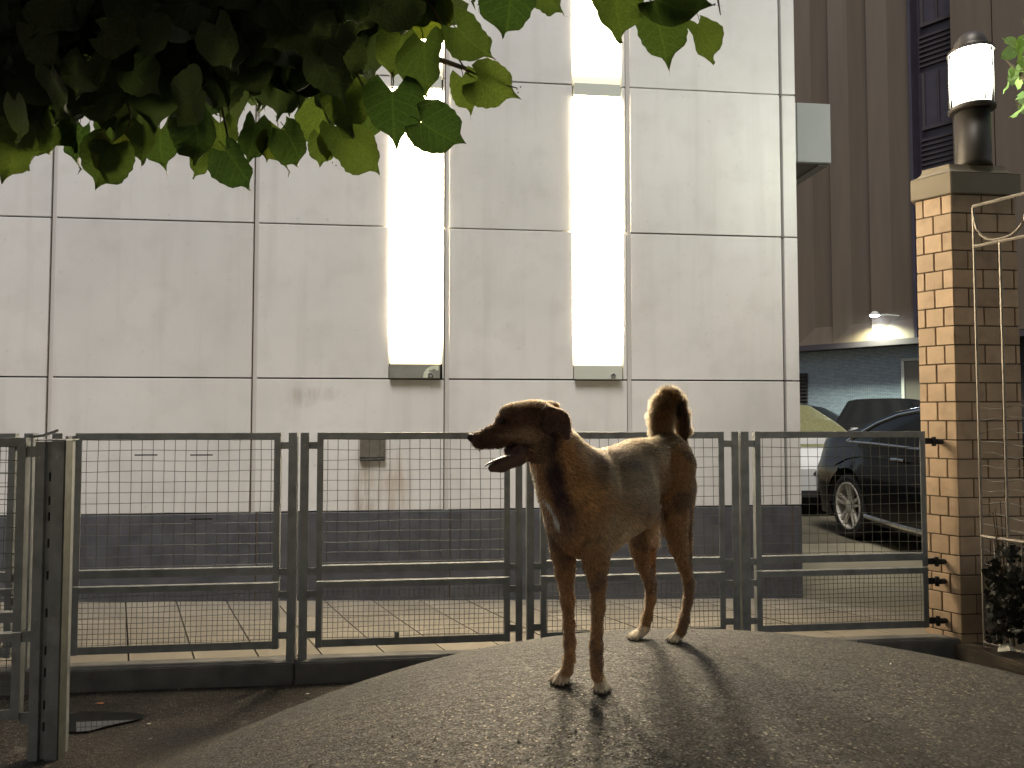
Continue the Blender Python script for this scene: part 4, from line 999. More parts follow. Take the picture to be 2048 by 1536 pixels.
# dark coupe, tail toward the wall, nose toward the camera
hd = math.atan2(-1.0, -.039)
cL = 4.55; rearx = -cL / 2 + .98
side_n = np.array([-cos(hd + pi / 2) * -1, 0])  # unused
fx, fy = cos(hd), sin(hd)
rx_, ry_ = fy, -fx                      # right-hand side of the car
wheel_w = np.array([4.35, 7.46])        # outer face of the rear right wheel
ctr = wheel_w - np.array([rx_, ry_]) * .90 - np.array([fx, fy]) * rearx
coupe, rows, xs_, NB, NG, yat = make_car('black_coupe', 'glossy black coupe with chrome trim, its rear wheel seen through the last fence panel', (ctr[0], ctr[1], -.09), hd, cL, 1.82,
    [(-cL / 2, .70), (-cL / 2 + .05, .86), (-cL / 2 + .12, 1.00), (-cL / 2 + .45, 1.06), (-1.35, 1.15), (-.75, 1.34), (-.2, 1.41), (.25, 1.41), (.65, 1.33), (1.2, 1.06), (1.35, 1.00), (1.9, .90), (cL / 2 - .1, .72), (cL / 2, .55)],
    [(-cL / 2, .68), (-cL / 2 + .3, .97), (-1.0, .99), (.9, .93), (1.4, .90), (cL / 2, .62)], [(rearx, 0), (cL / 2 - .85, 0)], m_black, (-1.25, -.75, .4, 1.0, [-.15]), None, wr=.335)
def side_tube(nm, pts, r, m, side=-1, out=.006):
    return link(nm, MB().tube([(x_, side * (yat(x_, z_) + out), z_) for x_, z_ in pts], r, 6).build('tmpx').data, m, coupe)
def fix_tmp():
    for o in [o for o in bpy.data.objects if o.name.startswith('tmpx')]: bpy.data.objects.remove(o)
wt = [(-1.42, 1.00), (-1.20, 1.10), (-.95, 1.20), (-.65, 1.28), (-.3, 1.325), (.1, 1.33), (.45, 1.28), (.8, 1.14), (1.05, .97)]
side_tube('window_trim', wt, .017, m_chrome); fix_tmp()
side_tube('belt_trim', [(-1.42, 1.00), (-.9, .995), (0, .97), (1.05, .945)], .013, m_chrome); fix_tmp()
side_tube('sill_trim', [(-.98, .27), (-.4, .25), (.9, .25)], .024, m_chrome); fix_tmp()
hx = -.50; side_tube('door_handle', [(hx, .86), (hx + .08, .865), (hx + .2, .86)], .016, m_chrome, out=.03); fix_tmp()
for (nm, pts, r) in (('crease', [(-1.55, .74), (-1.35, .82), (-1.1, .86), (-.6, .86), (0, .85), (1.0, .82)], .006),):
    side_tube(nm, pts, r, m_black); fix_tmp()
v = [(-.36 + .055 * cos(2 * pi * q / 16), -(yat(-.36, .86) + .012), .862 + .04 * sin(2 * pi * q / 16)) for q in range(16)]
# white car with its nose toward the camera
wc = np.array([4.85, 9.05])
whd = math.atan2(-1, -.02)
white, *_ = make_car('white_car', 'white car with dewy greenish windscreen, half hidden by the corner of the building', (5.22, 11.25, -.09), whd, 4.4, 1.84,
    [(-2.2, .7), (-2.1, 1.0), (-1.9, 1.1), (-1.2, 1.42), (-.4, 1.50), (.2, 1.46), (.75, 1.22), (1.15, .99), (1.3, .96), (1.9, .85), (2.1, .74), (2.2, .60)],
    [(-2.2, .68), (-1.9, .98), (.9, .93), (1.5, .86), (2.2, .58)], [(-1.4, 0), (1.35, 0)], m_white, (-1.5, -.9, .2, 1.05, [-.3]), m_dewglass, wr=.33)
for (nm, y0, y1, z0, z1) in (('grille', -.35, .38, .50, .58), ('lower_intake', -.75, .75, .245, .33), ('badge_slot', -.3, .3, .4, .42)):
    pts_ = [(y0, (z0 + z1) / 2), (y0 + .04, z0), (y1 - .04, z0), (y1, (z0 + z1) / 2), (y1 - .04, z1), (y0 + .04, z1)]
    v = [(2.206, a, b) for a, b in pts_] + [(2.19, a, b) for a, b in pts_]
    link(nm, mesh(nm, v, [(0, 1, 2, 3, 4, 5)] + [(q, (q + 1) % 6, 6 + (q + 1) % 6, 6 + q) for q in range(6)]), m_dark, white)
# two cars farther back
p = cam2world(7.0, 14.1); hh = cam2world(-.52, -.85)
suv, *_ = make_car('black_suv', 'black estate car facing left in the back row under the lit brick wall', (p[0], p[1], -.09), math.atan2(hh[1], hh[0]), 4.6, 1.82,
    [(-2.3, .8), (-2.25, 1.1), (-1.9, 1.50), (-1.2, 1.62), (.2, 1.60), (.9, 1.12), (1.2, 1.06), (2.0, .96), (2.3, .62)], [(-2.3, .75), (-2.0, 1.0), (.9, .97), (1.4, .92), (2.3, .6)], [(-1.4, 0), (1.45, 0)], m_black, (-1.95, -1.6, .15, .95, [-.9, -.1]), None, wr=.33)
p = cam2world(5.5, 14.8); hh = cam2world(.80, -.60)
hat, *_ = make_car('white_hatchback', 'white hatchback in the back row behind the dewy windscreen', (p[0], p[1], -.09), math.atan2(hh[1], hh[0]), 4.3, 1.8,
    [(-2.15, .8), (-2.0, 1.2), (-1.5, 1.5), (0, 1.55), (.5, 1.45), (1.05, 1.12), (1.3, 1.06), (1.95, .95), (2.15, .62)], [(-2.15, .75), (-1.9, 1.0), (.9, .98), (1.4, .95), (2.15, .6)], [(-1.35, 0), (1.35, 0)], m_white, (-1.7, -1.3, .2, 1.05, [-.3]), None, wr=.33)
for t_, x_, y_ in ((hat, .75, .98), (coupe, .85, .98), (suv, .8, .98), (white, .8, 1.0)):
    for sd in (1, -1):
        link('mirror', MB().box(x_ - .06, x_ + .06, sd * y_ - .07, sd * y_ + .07, .98, 1.10).build('tmpx', None, bevel=.03).data, m_white if t_ in (hat, white) else m_black, t_); fix_tmp()

# small litter on the asphalt
def debris(px, py, z, size, m, lab, cat, seed):
    q = ray(px, py); p = _c + q * ((z - HC) / q[2]); rr = random.Random(seed)
    n = 7; v = [(size * rr.uniform(.6, 1) * cos(2 * pi * j / n), size * rr.uniform(.3, .6) * sin(2 * pi * j / n), size * rr.uniform(.05, .25)) for j in range(n)] + [(0, 0, size * .35)] + [(0, 0, 0)]
    f = [(j, (j + 1) % n, n) for j in range(n)] + [((j + 1) % n, j, n + 1) for j in range(n)]
    o = link(cat.replace(' ', '_'), mesh(cat, v, f), m); o.location = p; tag(o, lab, cat)
debris(200, 1408, -.098, .026, m_deb, 'curled orange fallen leaf on the dark asphalt above the puddle', 'fallen leaf', 1)
debris(297, 1448, -.098, .011, m_litter, 'tiny pale pebble just right of the puddle tip', 'pebble', 2)
debris(358, 1379, -.098, .010, m_litter, 'tiny pale pebble below the kerb, in the middle of the dark asphalt', 'pebble', 3)
debris(615, 1388, -.085, .015, m_litter, 'pale stone on the asphalt where the mound begins', 'pebble', 4)
debris(300, 1478, -.098, .008, m_litter, 'tiny pale pebble on the asphalt below and right of the puddle', 'pebble', 5)
debris(136, 1393, -.098, .008, m_litter, 'tiny pale pebble beside the near gate post', 'pebble', 6)
# ------------------------------------------------------------------ the dog
import openvdb
DOG = []        # (kind, p1, r1, p2, r2, k, flow)
def Pd(a): return np.array(at(a[0], a[1], a[2]))
def bone(a, ra, b, rb, k=.018, grp='body'):
    DOG.append((Pd(a), ra * a[2] / FPX, Pd(b), rb * b[2] / FPX, k, grp))
def chain(pts, k=.018, grp='body'):
    for (a, ra), (b, rb) in zip(pts[:-1], pts[1:]): bone(a, ra, b, rb, k, grp)
Hx = np.array(_r) * -.64 + np.array([sin(YAW), cos(YAW), 0]) * -.77; Hx /= np.linalg.norm(Hx)       # heading
Lx = np.cross(np.array([0, 0, 1.0]), Hx); Zx = np.array([0, 0, 1.0])
ELL = []
def ell(c, rad, k=.03, grp='body', ax=None, pitch=0.0):
    A = ax if ax is not None else np.stack([Hx * cos(pitch) + Zx * sin(pitch), Lx, -Hx * sin(pitch) + Zx * cos(pitch)])
    ELL.append((Pd(c), np.array(rad), A, k, grp))
# trunk
ell((1190, 1013, 1.70), (.140, .076, .116), pitch=-.12)
ell((1158, 995, 1.655), (.080, .074, .090))
ell((1236, 988, 1.78), (.135, .080, .104), pitch=.16)
ell((1288, 943, 1.90), (.140, .060, .068), pitch=.30)
ell((1335, 927, 1.99), (.078, .066, .072), .025, pitch=-.3)
bone((1215, 934, 1.73), 30, (1332, 897, 1.98), 27, .03)                   # spine
bone((1192, 946, 1.66), 34, (1176, 1015, 1.62), 36, .012)                   # near shoulder blade
bone((1118, 985, 1.62), 34, (1118, 1040, 1.62), 26, .02)                   # breast
# neck
chain([((1096, 865, 1.62), 36), ((1118, 914, 1.625), 46), ((1146, 975, 1.645), 58)], .03, 'neck')
bone((1126, 884, 1.63), 19, (1188, 937, 1.69), 31, .03, 'neck')
bone((1080, 912, 1.61), 22, (1106, 985, 1.61), 30, .02, 'neck')
# near fore leg (the dog's left)
chain([((1192, 1035, 1.625), 40), ((1190, 1098, 1.615), 30), ((1191, 1130, 1.61), 25), ((1195, 1165, 1.607), 18.5), ((1196, 1215, 1.603), 14.5), ((1193.5, 1262, 1.60), 12.2), ((1192, 1292, 1.60), 14), ((1193, 1325, 1.598), 12.5), ((1194, 1350, 1.595), 14)], .010, 'leg')
bone((1205, 1098, 1.635), 18, (1196, 1150, 1.605), 12, .014, 'leg')         # elbow
# far fore leg
chain([((1122, 1045, 1.665), 34), ((1124, 1098, 1.67), 25), ((1129, 1145, 1.67), 19), ((1135, 1200, 1.668), 14.5), ((1138, 1250, 1.665), 11.8), ((1139, 1285, 1.665), 12.5), ((1139, 1318, 1.662), 11.5), ((1134, 1340, 1.66), 13)], .010, 'leg')
bone((1138, 1100, 1.685), 16, (1138, 1150, 1.675), 10, .012, 'leg')
# near hind leg
chain([((1350, 930, 1.955), 42), ((1349, 985, 1.935), 38), ((1350, 1040, 1.925), 27), ((1357, 1094, 1.945), 19), ((1369, 1132, 1.965), 13.5), ((1377, 1164, 1.985), 11), ((1376, 1200, 1.98), 10), ((1368, 1240, 1.965), 10.5), ((1362, 1262, 1.95), 12)], .010, 'leg')
bone((1384, 1166, 1.995), 7.5, (1379, 1190, 1.985), 8, .006, 'leg')         # point of the hock
bone((1368, 975, 1.97), 26, (1372, 1040, 1.965), 14, .02, 'leg')
bone((1372, 1040, 1.965), 14, (1381, 1150, 1.99), 5, .008, 'leg')            # achilles
# far hind leg
chain([((1312, 945, 2.03), 42), ((1290, 1010, 2.01), 36), ((1276, 1068, 2.0), 26), ((1279, 1100, 2.01), 19), ((1286, 1132, 2.03), 14), ((1298, 1164, 2.05), 11.5), ((1301, 1200, 2.045), 10.5), ((1294, 1235, 2.035), 10.5), ((1288, 1256, 2.025), 11.5)], .010, 'leg')
bone((1309, 1167, 2.06), 7, (1305, 1192, 2.05), 8, .006, 'leg')
bone((1300, 1050, 2.03), 15, (1308, 1158, 2.06), 4.5, .010, 'leg')
# paws: pad, toes
def ground_d(px, py):                     # distance at which this pixel ray meets the mound
    lo, hi = 1.2, 2.4
    for _ in range(40):
        m_ = (lo + hi) / 2; q = at(px, py, m_)
        if q[2] > mound_z(q[0], q[1]): lo = m_
        else: hi = m_
    return (lo + hi) / 2
def paw(c, toes, heel, rp, k=.005):
    toes = [((t[0], t[1], ground_d(t[0], t[1] + 3.6 + r_ * .97 - 1.2)), r_) for t, r_ in toes]
    dm = sum(t[2] for t, _ in toes) / 4; c = (c[0], c[1], dm + .016); heel = (heel[0], heel[1], dm + .024)
    c = (c[0], c[1] + 2.5, c[2]); toes = [((t[0], t[1] + 3.6, t[2]), r_ * .97) for t, r_ in toes]
    chain([(heel, rp * .9), (c, rp)], .008, 'paw')
    for (t, r_) in toes:
        mid = ((c[0] + t[0]) / 2, (c[1] + t[1]) / 2 - 3.5, (c[2] + t[2]) / 2); bone(c, rp * .5, mid, r_ * 1.0, .0045, 'paw'); bone(mid, r_ * 1.0, t, r_, .0014, 'toe')
paw((1201, 1362, 1.570), [((1190, 1373, 1.560), 7.0), ((1197.5, 1377, 1.553), 7.8), ((1208, 1377.5, 1.552), 7.8), ((1216, 1373.5, 1.557), 7.0)], (1195, 1348, 1.578), 15)
paw((1124, 1350, 1.655), [((1105, 1357, 1.648), 7.6), ((1112, 1361, 1.641), 8.0), ((1123, 1362, 1.639), 8.0), ((1134, 1359, 1.644), 7.2)], (1136, 1340, 1.66), 15.5)
paw((1356, 1269, 1.94), [((1338, 1275, 1.945), 6.4), ((1343, 1277, 1.928), 6.8), ((1351, 1278, 1.920), 6.8), ((1359, 1276, 1.922), 6.2)], (1364, 1262, 1.955), 12)
paw((1281, 1263, 2.015), [((1259, 1270, 2.015), 6.4), ((1264, 1272, 2.003), 6.8), ((1272, 1273, 1.995), 6.8), ((1280, 1271, 1.995), 6.2)], (1289, 1258, 2.03), 12)
# head: axes for a profile turned a little toward the camera
hD = 1.585
HA = np.stack([-np.array(_r) * .97 - np.array([sin(YAW), cos(YAW), 0]) * .16 - Zx * .12, np.array([sin(YAW), cos(YAW), 0]) * .98 - np.array(_r) * .16, Zx])
HA[0] /= np.linalg.norm(HA[0]); HA[1] -= HA[0] * (HA[0] @ HA[1]); HA[1] /= np.linalg.norm(HA[1]); HA[2] = np.cross(HA[0], HA[1])
if HA[2][2] < 0: HA[2] = -HA[2]
ell((1066, 836, hD + .012), (.056, .043, .039), .015, 'head', HA)
ell((1034, 836, hD + .003), (.040, .036, .0325), .014, 'head', HA)
bone((1008, 846, hD), 20, (1020, 838, hD), 26, .012, 'head')
bone((1012, 866, hD), 25, (985, 874, hD - .004), 21.5, .010, 'head')
bone((990, 872, hD - .004), 22, (957, 882.5, hD - .010), 14.5, .008, 'head')
bone((950, 877, hD - .012), 10.5, (944, 877.5, hD - .013), 8.5, .006, 'nose')
bone((985, 858, hD - .004), 9, (953, 872, hD - .011), 7, .006, 'head')
bone((960, 887, hD - .012), 11.5, (1000, 884, hD - .018), 11, .008, 'lip')
bone((1000, 884, hD - .018), 11, (1042, 872, hD - .022), 13, .008, 'lip')
bone((1062, 868, hD - .016), 27, (1064, 878, hD + .03), 25, .016, 'cheek')
bone((1075, 905, hD + .006), 20, (1056, 903, hD + .0), 20, .012, 'cheek')
bone((1002, 838, hD - .018), 8.5, (1014, 833, hD - .024), 10, .008, 'head')          # brow over the eye
bone((1000, 835, hD + .020), 8.5, (1012, 830, hD + .026), 9, .008, 'head')
# lower jaw, hanging open
bone((1058, 898, hD + .002), 21, (1033, 915, hD - .002), 18.5, .008, 'jaw')
bone((1033, 915, hD - .002), 18.0, (1003, 930.5, hD - .008), 14.5, .006, 'jaw')
bone((1003, 930.5, hD - .008), 14.5, (984, 936.5, hD - .009), 9, .006, 'jaw')
# ear flap on the camera side: folded back, thin
EA = np.stack([np.array(_r) * .93 - Zx * .36, np.array([sin(YAW), cos(YAW), 0]), np.array(_r) * .36 + Zx * .93])
bone((1094, 818, hD - .026), 11, (1122, 832, hD - .030), 12, .008, 'ear')
ELL.append((Pd((1117, 842, hD - .036)), np.array([.029, .0065, .026]), EA, .008, 'ear'))
ELL.append((Pd((1131, 858, hD - .036)), np.array([.013, .006, .026]), np.stack([np.array(_r), np.array([sin(YAW), cos(YAW), 0]), Zx]), .006, 'ear'))
ELL.append((Pd((1098, 846, hD - .036)), np.array([.017, .006, .022]), EA, .006, 'ear'))
bone((1130, 852, hD - .036), 8, (1139, 879, hD - .034), 4.5, .006, 'ear')
bone((1098, 808, hD + .03), 8, (1112, 813, hD + .035), 9, .006, 'ear')
# tail, curled up over the rump
TL = [((1350, 905, 2.03), 15), ((1362, 888, 2.045), 9), ((1366, 862, 2.05), 7), ((1362, 832, 2.05), 8), ((1352, 808, 2.045), 11), ((1338, 798, 2.035), 14), ((1327, 811, 2.025), 15), ((1322, 834, 2.015), 16), ((1322, 860, 2.01), 14)]
chain(TL, .008, 'tail')

VS = .0034
allp = [c for b in DOG for c in (b[0], b[2])] + [e[0] for e in ELL]
lo_ = np.min(allp, 0) - .16; hi_ = np.max(allp, 0) + .16
dims = np.ceil((hi_ - lo_) / VS).astype(int); SD = np.full(dims, .08, np.float32)
def region(lo2, hi2):
    a = np.maximum(0, np.floor((lo2 - lo_) / VS).astype(int)); b = np.minimum(dims, np.ceil((hi2 - lo_) / VS).astype(int))
    g = [lo_[i] + VS * np.arange(a[i], b[i]) for i in range(3)]
    return tuple(slice(a[i], b[i]) for i in range(3)), np.meshgrid(*g, indexing='ij')
def cone_sd(X_, Y_, Z_, p1, r1, p2, r2):
    d = p2 - p1; L2 = d @ d; t = ((X_ - p1[0]) * d[0] + (Y_ - p1[1]) * d[1] + (Z_ - p1[2]) * d[2]) / L2; t = np.clip(t, 0, 1)
    return np.sqrt((X_ - p1[0] - d[0] * t) ** 2 + (Y_ - p1[1] - d[1] * t) ** 2 + (Z_ - p1[2] - d[2] * t) ** 2) - (r1 + (r2 - r1) * t)
def ell_sd(X_, Y_, Z_, c, r_, A):
    x_, y_, z_ = X_ - c[0], Y_ - c[1], Z_ - c[2]
    q = [(A[i][0] * x_ + A[i][1] * y_ + A[i][2] * z_) for i in range(3)]
    k0 = np.sqrt(sum((q[i] / r_[i]) ** 2 for i in range(3))); k1 = np.sqrt(sum((q[i] / r_[i] ** 2) ** 2 for i in range(3))) + 1e-9
    return k0 * (k0 - 1) / k1
def smin(a, b, k):
    h = np.clip(.5 + .5 * (b - a) / k, 0, 1); return b * (1 - h) + a * h - k * h * (1 - h)
BODYS = .0025        # room left for the coat
def add_prims(which):
    for (c, r_, A, k, g_) in ELL:
        if g_ not in which: continue
        m_ = max(r_) + .05; sl_, G_ = region(c - m_, c + m_); SD[sl_] = smin(SD[sl_], ell_sd(*G_, c, r_, A) + BODYS, k)
    for (p1, r1, p2, r2, k, g_) in DOG:
        if g_ not in which: continue
        m_ = max(r1, r2) + .045; sl_, G_ = region(np.minimum(p1, p2) - m_, np.maximum(p1, p2) + m_)
        SD[sl_] = smin(SD[sl_], cone_sd(*G_, p1, r1, p2, r2) + (BODYS if g_ not in ('toe', 'jaw', 'nose') else .0005), k)
bone((1046, 890, hD + .012), 15, (1016, 900, hD + .010), 11, .006, 'cheek')
add_prims(('body', 'neck', 'head', 'cheek'))
add_prims(('leg', 'paw', 'tail', 'lip', 'nose'))
def carve(p1, r1, p2, r2, k=.004):
    m_ = max(r1, r2) + .02; sl_, G_ = region(np.minimum(p1, p2) - m_, np.maximum(p1, p2) + m_)
    SD[sl_] = -smin(-SD[sl_], cone_sd(*G_, p1, r1, p2, r2), k)
# mouth opening, carved before the jaw is laid in
q1, q2 = (1046, 897, hD - .030), (1000, 911, hD - .034)
carve(Pd(q1), 9 * hD / FPX, Pd(q2), 13 * hD / FPX)
carve(Pd((1034, 900, hD - .016)), 7 * hD / FPX, Pd((995, 913, hD - .016)), 11 * hD / FPX)
add_prims(('jaw', 'toe'))
# jaw is a trough: take its floor out again a little
carve(Pd((1036, 901, hD - .012)), 5 * hD / FPX, Pd((992, 919, hD - .008)), 5.5 * hD / FPX, .003)
add_prims(('ear',))
# eye socket
carve(Pd((1006, 842, hD - .040)), 4.5 * hD / FPX, Pd((1011, 840, hD - .044)), 4.5 * hD / FPX, .003)
# soft grooves so that muscles read
def groove(pts, r_, k=.012):
    for a, b in zip(pts[:-1], pts[1:]): carve(Pd(a), r_, Pd(b), r_, k)
gr = openvdb.FloatGrid(); gr.background = .08
gr.copyFromArray(SD)
pts_, tris_, quads_ = gr.convertToPolygons(isovalue=0.0)
pts_ = np.asarray(pts_, dtype=np.float64) * VS + lo_
faces_ = [tuple(int(z_) for z_ in q[::-1]) for q in quads_] + [tuple(int(z_) for z_ in q[::-1]) for q in tris_]
dme = mesh('dog', pts_, faces_, True)
bm = bmesh.new(); bm.from_mesh(dme)
# keep the largest shell, drop strays inside
seen = set(); best = []
bm.verts.ensure_lookup_table()
for v in bm.verts:
    if v.index in seen: continue
    st = [v]; comp = []; seen.add(v.index)
    while st:
        w = st.pop(); comp.append(w)
        for e in w.link_edges:
            o2 = e.other_vert(w)
            if o2.index not in seen: seen.add(o2.index); st.append(o2)
    if len(comp) > len(best): best = comp
bs = set(v.index for v in best)
bmesh.ops.delete(bm, geom=[v for v in bm.verts if v.index not in bs], context='VERTS')
bmesh.ops.smooth_vert(bm, verts=bm.verts, factor=.5, use_axis_x=True, use_axis_y=True, use_axis_z=True)
bmesh.ops.recalc_face_normals(bm, faces=bm.faces)
bm.to_mesh(dme); bm.free(); dme.polygons.foreach_set('use_smooth', [True] * len(dme.polygons))
nv = len(dme.vertices); V = np.zeros(nv * 3); dme.vertices.foreach_get('co', V); V = V.reshape(-1, 3)
VN = np.zeros(nv * 3); dme.vertex_normals.foreach_get('vector', VN); VN = VN.reshape(-1, 3)
q_ = proj(V); PX, PY, PD = q_[:, 0], q_[:, 1], q_[:, 2]
# nearest bone -> group and lie of the coat
best_d = np.full(nv, 9.0); grp = np.zeros(nv, int); flow = np.zeros((nv, 3)); names_ = ['body', 'neck', 'head', 'cheek', 'leg', 'paw', 'tail', 'lip', 'nose', 'jaw', 'toe', 'ear']
def cone_v(p1, r1, p2, r2): return cone_sd(V[:, 0], V[:, 1], V[:, 2], p1, r1, p2, r2)
for (p1, r1, p2, r2, k, g_) in DOG:
    d = cone_v(p1, r1, p2, r2); m_ = d < best_d; best_d[m_] = d[m_]; grp[m_] = names_.index(g_)
    ax_ = (p2 - p1) / np.linalg.norm(p2 - p1)
    if g_ in ('head', 'lip', 'nose', 'jaw', 'cheek'): ax_ = np.array(_r) * .95 - Zx * .25
    if g_ in ('body', 'neck'): ax_ = -Hx * .7 - Zx * .6
    flow[m_] = ax_
for (c, r_, A, k, g_) in ELL:
    d = ell_sd(V[:, 0], V[:, 1], V[:, 2], c, r_, A); m_ = d < best_d; best_d[m_] = d[m_]; grp[m_] = names_.index(g_)
    flow[m_] = {'body': -Hx * .8 - Zx * .45, 'head': np.array(_r) * .95 - Zx * .25, 'ear': np.array(_r) * .5 - Zx * .8}.get(g_, -Zx)
def is_(*n): return np.isin(grp, [names_.index(x_) for x_ in n])
colr = np.tile(np.array([.150, .086, .042]), (nv, 1))
def paint(c, f): 
    global colr
    f = np.clip(f, 0, 1)[:, None]; colr = colr * (1 - f) + np.array(c) * f
def blob(px, py, rx, ry, rot=0.0):
    a = radians(rot); dx = PX - px; dy = PY - py; u = (dx * cos(a) + dy * sin(a)) / rx; v = (-dx * sin(a) + dy * cos(a)) / ry
    return np.clip(1.35 - np.sqrt(u * u + v * v), 0, 1)
from mathutils import noise as mn
nz = np.array([mn.fractal(Vector(p) * 14, 1.0, 2.0, 4) for p in V]); nz2 = np.array([mn.noise(Vector(p) * 45) for p in V])
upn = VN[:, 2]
# saddle: grizzled darker back and flank
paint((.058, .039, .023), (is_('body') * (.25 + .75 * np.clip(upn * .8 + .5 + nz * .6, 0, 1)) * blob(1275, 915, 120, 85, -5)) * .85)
paint((.085, .062, .040), is_('body') * blob(1290, 1000, 70, 60) * .7)
paint((.13, .105, .072), is_('body') * blob(1275, 960, 40, 60, -20) * .45)
paint((.20, .145, .085), is_('body', 'leg') * blob(1230, 1070, 60, 45) * .6)                     # paler belly
paint((.20, .125, .060), is_('body', 'leg') * blob(1165, 1000, 45, 60) * .35)
paint((.026, .017, .010), is_('body', 'neck') * np.clip((upn - .15) * 1.6 + nz * .5, 0, 1) * .85 * (PX > 1150))  # dark saddle on top, painted deeper to offset lamp light from above
# dark band from the cheek down the neck to the breast
paint((.022, .014, .015), is_('neck', 'body', 'cheek') * np.maximum(np.maximum(blob(1101, 890, 19, 60, 8), blob(1108, 950, 22, 55, -10)), blob(1124, 1005, 20, 50, -22)) * (1.2 + nz * .5))
paint((.07, .045, .035), is_('body', 'leg') * blob(1128, 1050, 38, 45) * .8)
paint((.09, .058, .04), is_('neck', 'body') * blob(1195, 920, 30, 22, 35) * .6)
paint((.62, .56, .52), np.maximum(blob(1101, 1018, 2.6, 24, -32), blob(1113, 1044, 4, 15, -18)) * (is_('body', 'neck', 'leg')) * (1 if True else 0) * (PX < 1132))
paint((.55, .36, .22), is_('neck', 'body') * (PX < 1072 + (PY - 930) * .13) * (PY > 925) * (PY < 1010) * .4)  # warm rim light painted along the throat edge
paint((.026, .019, .016), is_('body') * np.maximum(blob(1262, 928, 40, 14, 14), blob(1238, 905, 26, 10, 10)) * .8)
paint((.030, .021, .018), is_('body', 'neck') * blob(1205, 925, 8, 45, -32) * .6)
paint((.22, .16, .10), is_('body') * np.maximum(blob(1235, 960, 3.5, 32, -6), blob(1208, 905, 3, 18, -35)) * .7)  # painted highlights along the shoulder ridges
paint((.20, .155, .10), is_('body') * blob(1305, 950, 6, 30, -12) * .6)  # painted highlight on the ribs
paint((.075, .038, .022), is_('leg') * blob(1120, 1100, 26, 50) * .7)
# head
paint((.040, .022, .017), is_('head', 'lip', 'cheek', 'nose') * .9)
paint((.16, .085, .04), is_('head') * (PY < 815) * .6)
paint((.15, .105, .066), is_('head', 'cheek', 'lip', 'neck') * blob(1055, 872, 40, 18, 12) * .85)
paint((.13, .09, .058), is_('head', 'lip') * blob(1018, 872, 26, 7, 0) * .7)
paint((.13, .09, .056), is_('cheek', 'neck', 'jaw') * blob(1082, 915, 22, 30) * .5)
paint((.035, .02, .02), is_('head', 'lip', 'nose') * blob(962, 888, 24, 12, 10) * .9)
paint((.03, .018, .018), is_('head') * blob(1006, 843, 12, 8))
paint((.040, .024, .022), is_('ear') * (.92 + nz * .3))
paint((.26, .15, .075), is_('ear') * (PD > hD) * .9)
# lips, gums and lower jaw dark
ml = np.minimum(cone_sd(V[:, 0], V[:, 1], V[:, 2], Pd(q1), 9 * hD / FPX, Pd(q2), 13 * hD / FPX), cone_sd(V[:, 0], V[:, 1], V[:, 2], Pd((1040, 899, hD - .004)), 11 * hD / FPX, Pd((985, 917, hD)), 14 * hD / FPX))
hm = is_('head', 'cheek', 'lip', 'jaw', 'nose', 'neck')
lipf = np.clip(1.25 - ml / .0045, 0, 1) * hm
paint((.022, .013, .014), lipf)
paint((.045, .028, .026), is_('jaw') * .9 * (PX < 1052))
# legs
lg = is_('leg', 'paw', 'toe')
paint((.13, .072, .034), lg * np.clip((PY - 1075) / 60, 0, 1) * .8)
paint((.040, .026, .019), lg * np.clip(nz * 3 + .1, 0, 1) * .75)
paint((.085, .052, .032), lg * np.clip((PY - 1100) / 80, 0, 1) * np.clip(nz * 1.6 + .2, 0, 1) * .5)
paint((.33, .29, .23), is_('paw', 'toe') * 1.0 * np.clip(.95 + nz * .6, 0, 1))
paint((.15, .09, .045), lg * (PX < 1155) * (PX > 1080) * (PY < 1335) * (PY > 1290) * .6)
paint((.10, .07, .05), is_('paw', 'toe') * blob(1121, 1355, 13, 12) * .6)
tds = np.sort(np.stack([cone_v(z_[0], z_[1], z_[2], z_[3]) for z_ in DOG if z_[5] == 'toe']), 0)
paint((.02, .015, .012), is_('paw', 'toe') * .55 * np.clip(1.2 - (tds[1] - tds[0]) / .0016, 0, 1) * np.clip(1 - tds[0] / .006, 0, 1))  # shade painted into the grooves between the toes
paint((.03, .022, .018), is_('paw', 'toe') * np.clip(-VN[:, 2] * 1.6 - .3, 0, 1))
# tail: golden inside, dark along the back
paint((.135, .078, .036), is_('tail') * .95)
paint((.026, .017, .012), is_('tail') * np.clip((PX - 1345) / 12, 0, 1) * np.clip((PY - 790) / 20, 0, 1) * .85)
paint((.40, .29, .17), lg * blob(1310, 1050, 16, 36) * .8)
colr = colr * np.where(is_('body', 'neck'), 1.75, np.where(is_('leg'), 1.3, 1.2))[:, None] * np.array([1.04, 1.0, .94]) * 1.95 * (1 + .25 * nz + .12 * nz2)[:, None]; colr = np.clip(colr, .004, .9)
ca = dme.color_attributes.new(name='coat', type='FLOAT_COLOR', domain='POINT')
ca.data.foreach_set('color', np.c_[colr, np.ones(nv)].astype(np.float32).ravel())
md = bpy.data.materials.new('dog coat'); md.use_nodes = True; nt = md.node_tree; b = nt.nodes['Principled BSDF']
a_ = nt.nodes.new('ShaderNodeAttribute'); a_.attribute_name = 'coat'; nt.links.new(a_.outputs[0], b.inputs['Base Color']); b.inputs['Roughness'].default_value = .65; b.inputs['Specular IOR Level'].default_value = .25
b.inputs['Sheen Weight'].default_value = .15
tcn = nt.nodes.new('ShaderNodeTexCoord'); nn = nt.nodes.new('ShaderNodeTexNoise'); nn.inputs['Scale'].default_value = 260; nt.links.new(tcn.outputs['Object'], nn.inputs[0])
bp = nt.nodes.new('ShaderNodeBump'); bp.inputs['Strength'].default_value = .35; bp.inputs['Distance'].default_value = .002; nt.links.new(nn.outputs[0], bp.inputs['Height']); nt.links.new(bp.outputs[0], b.inputs['Normal'])
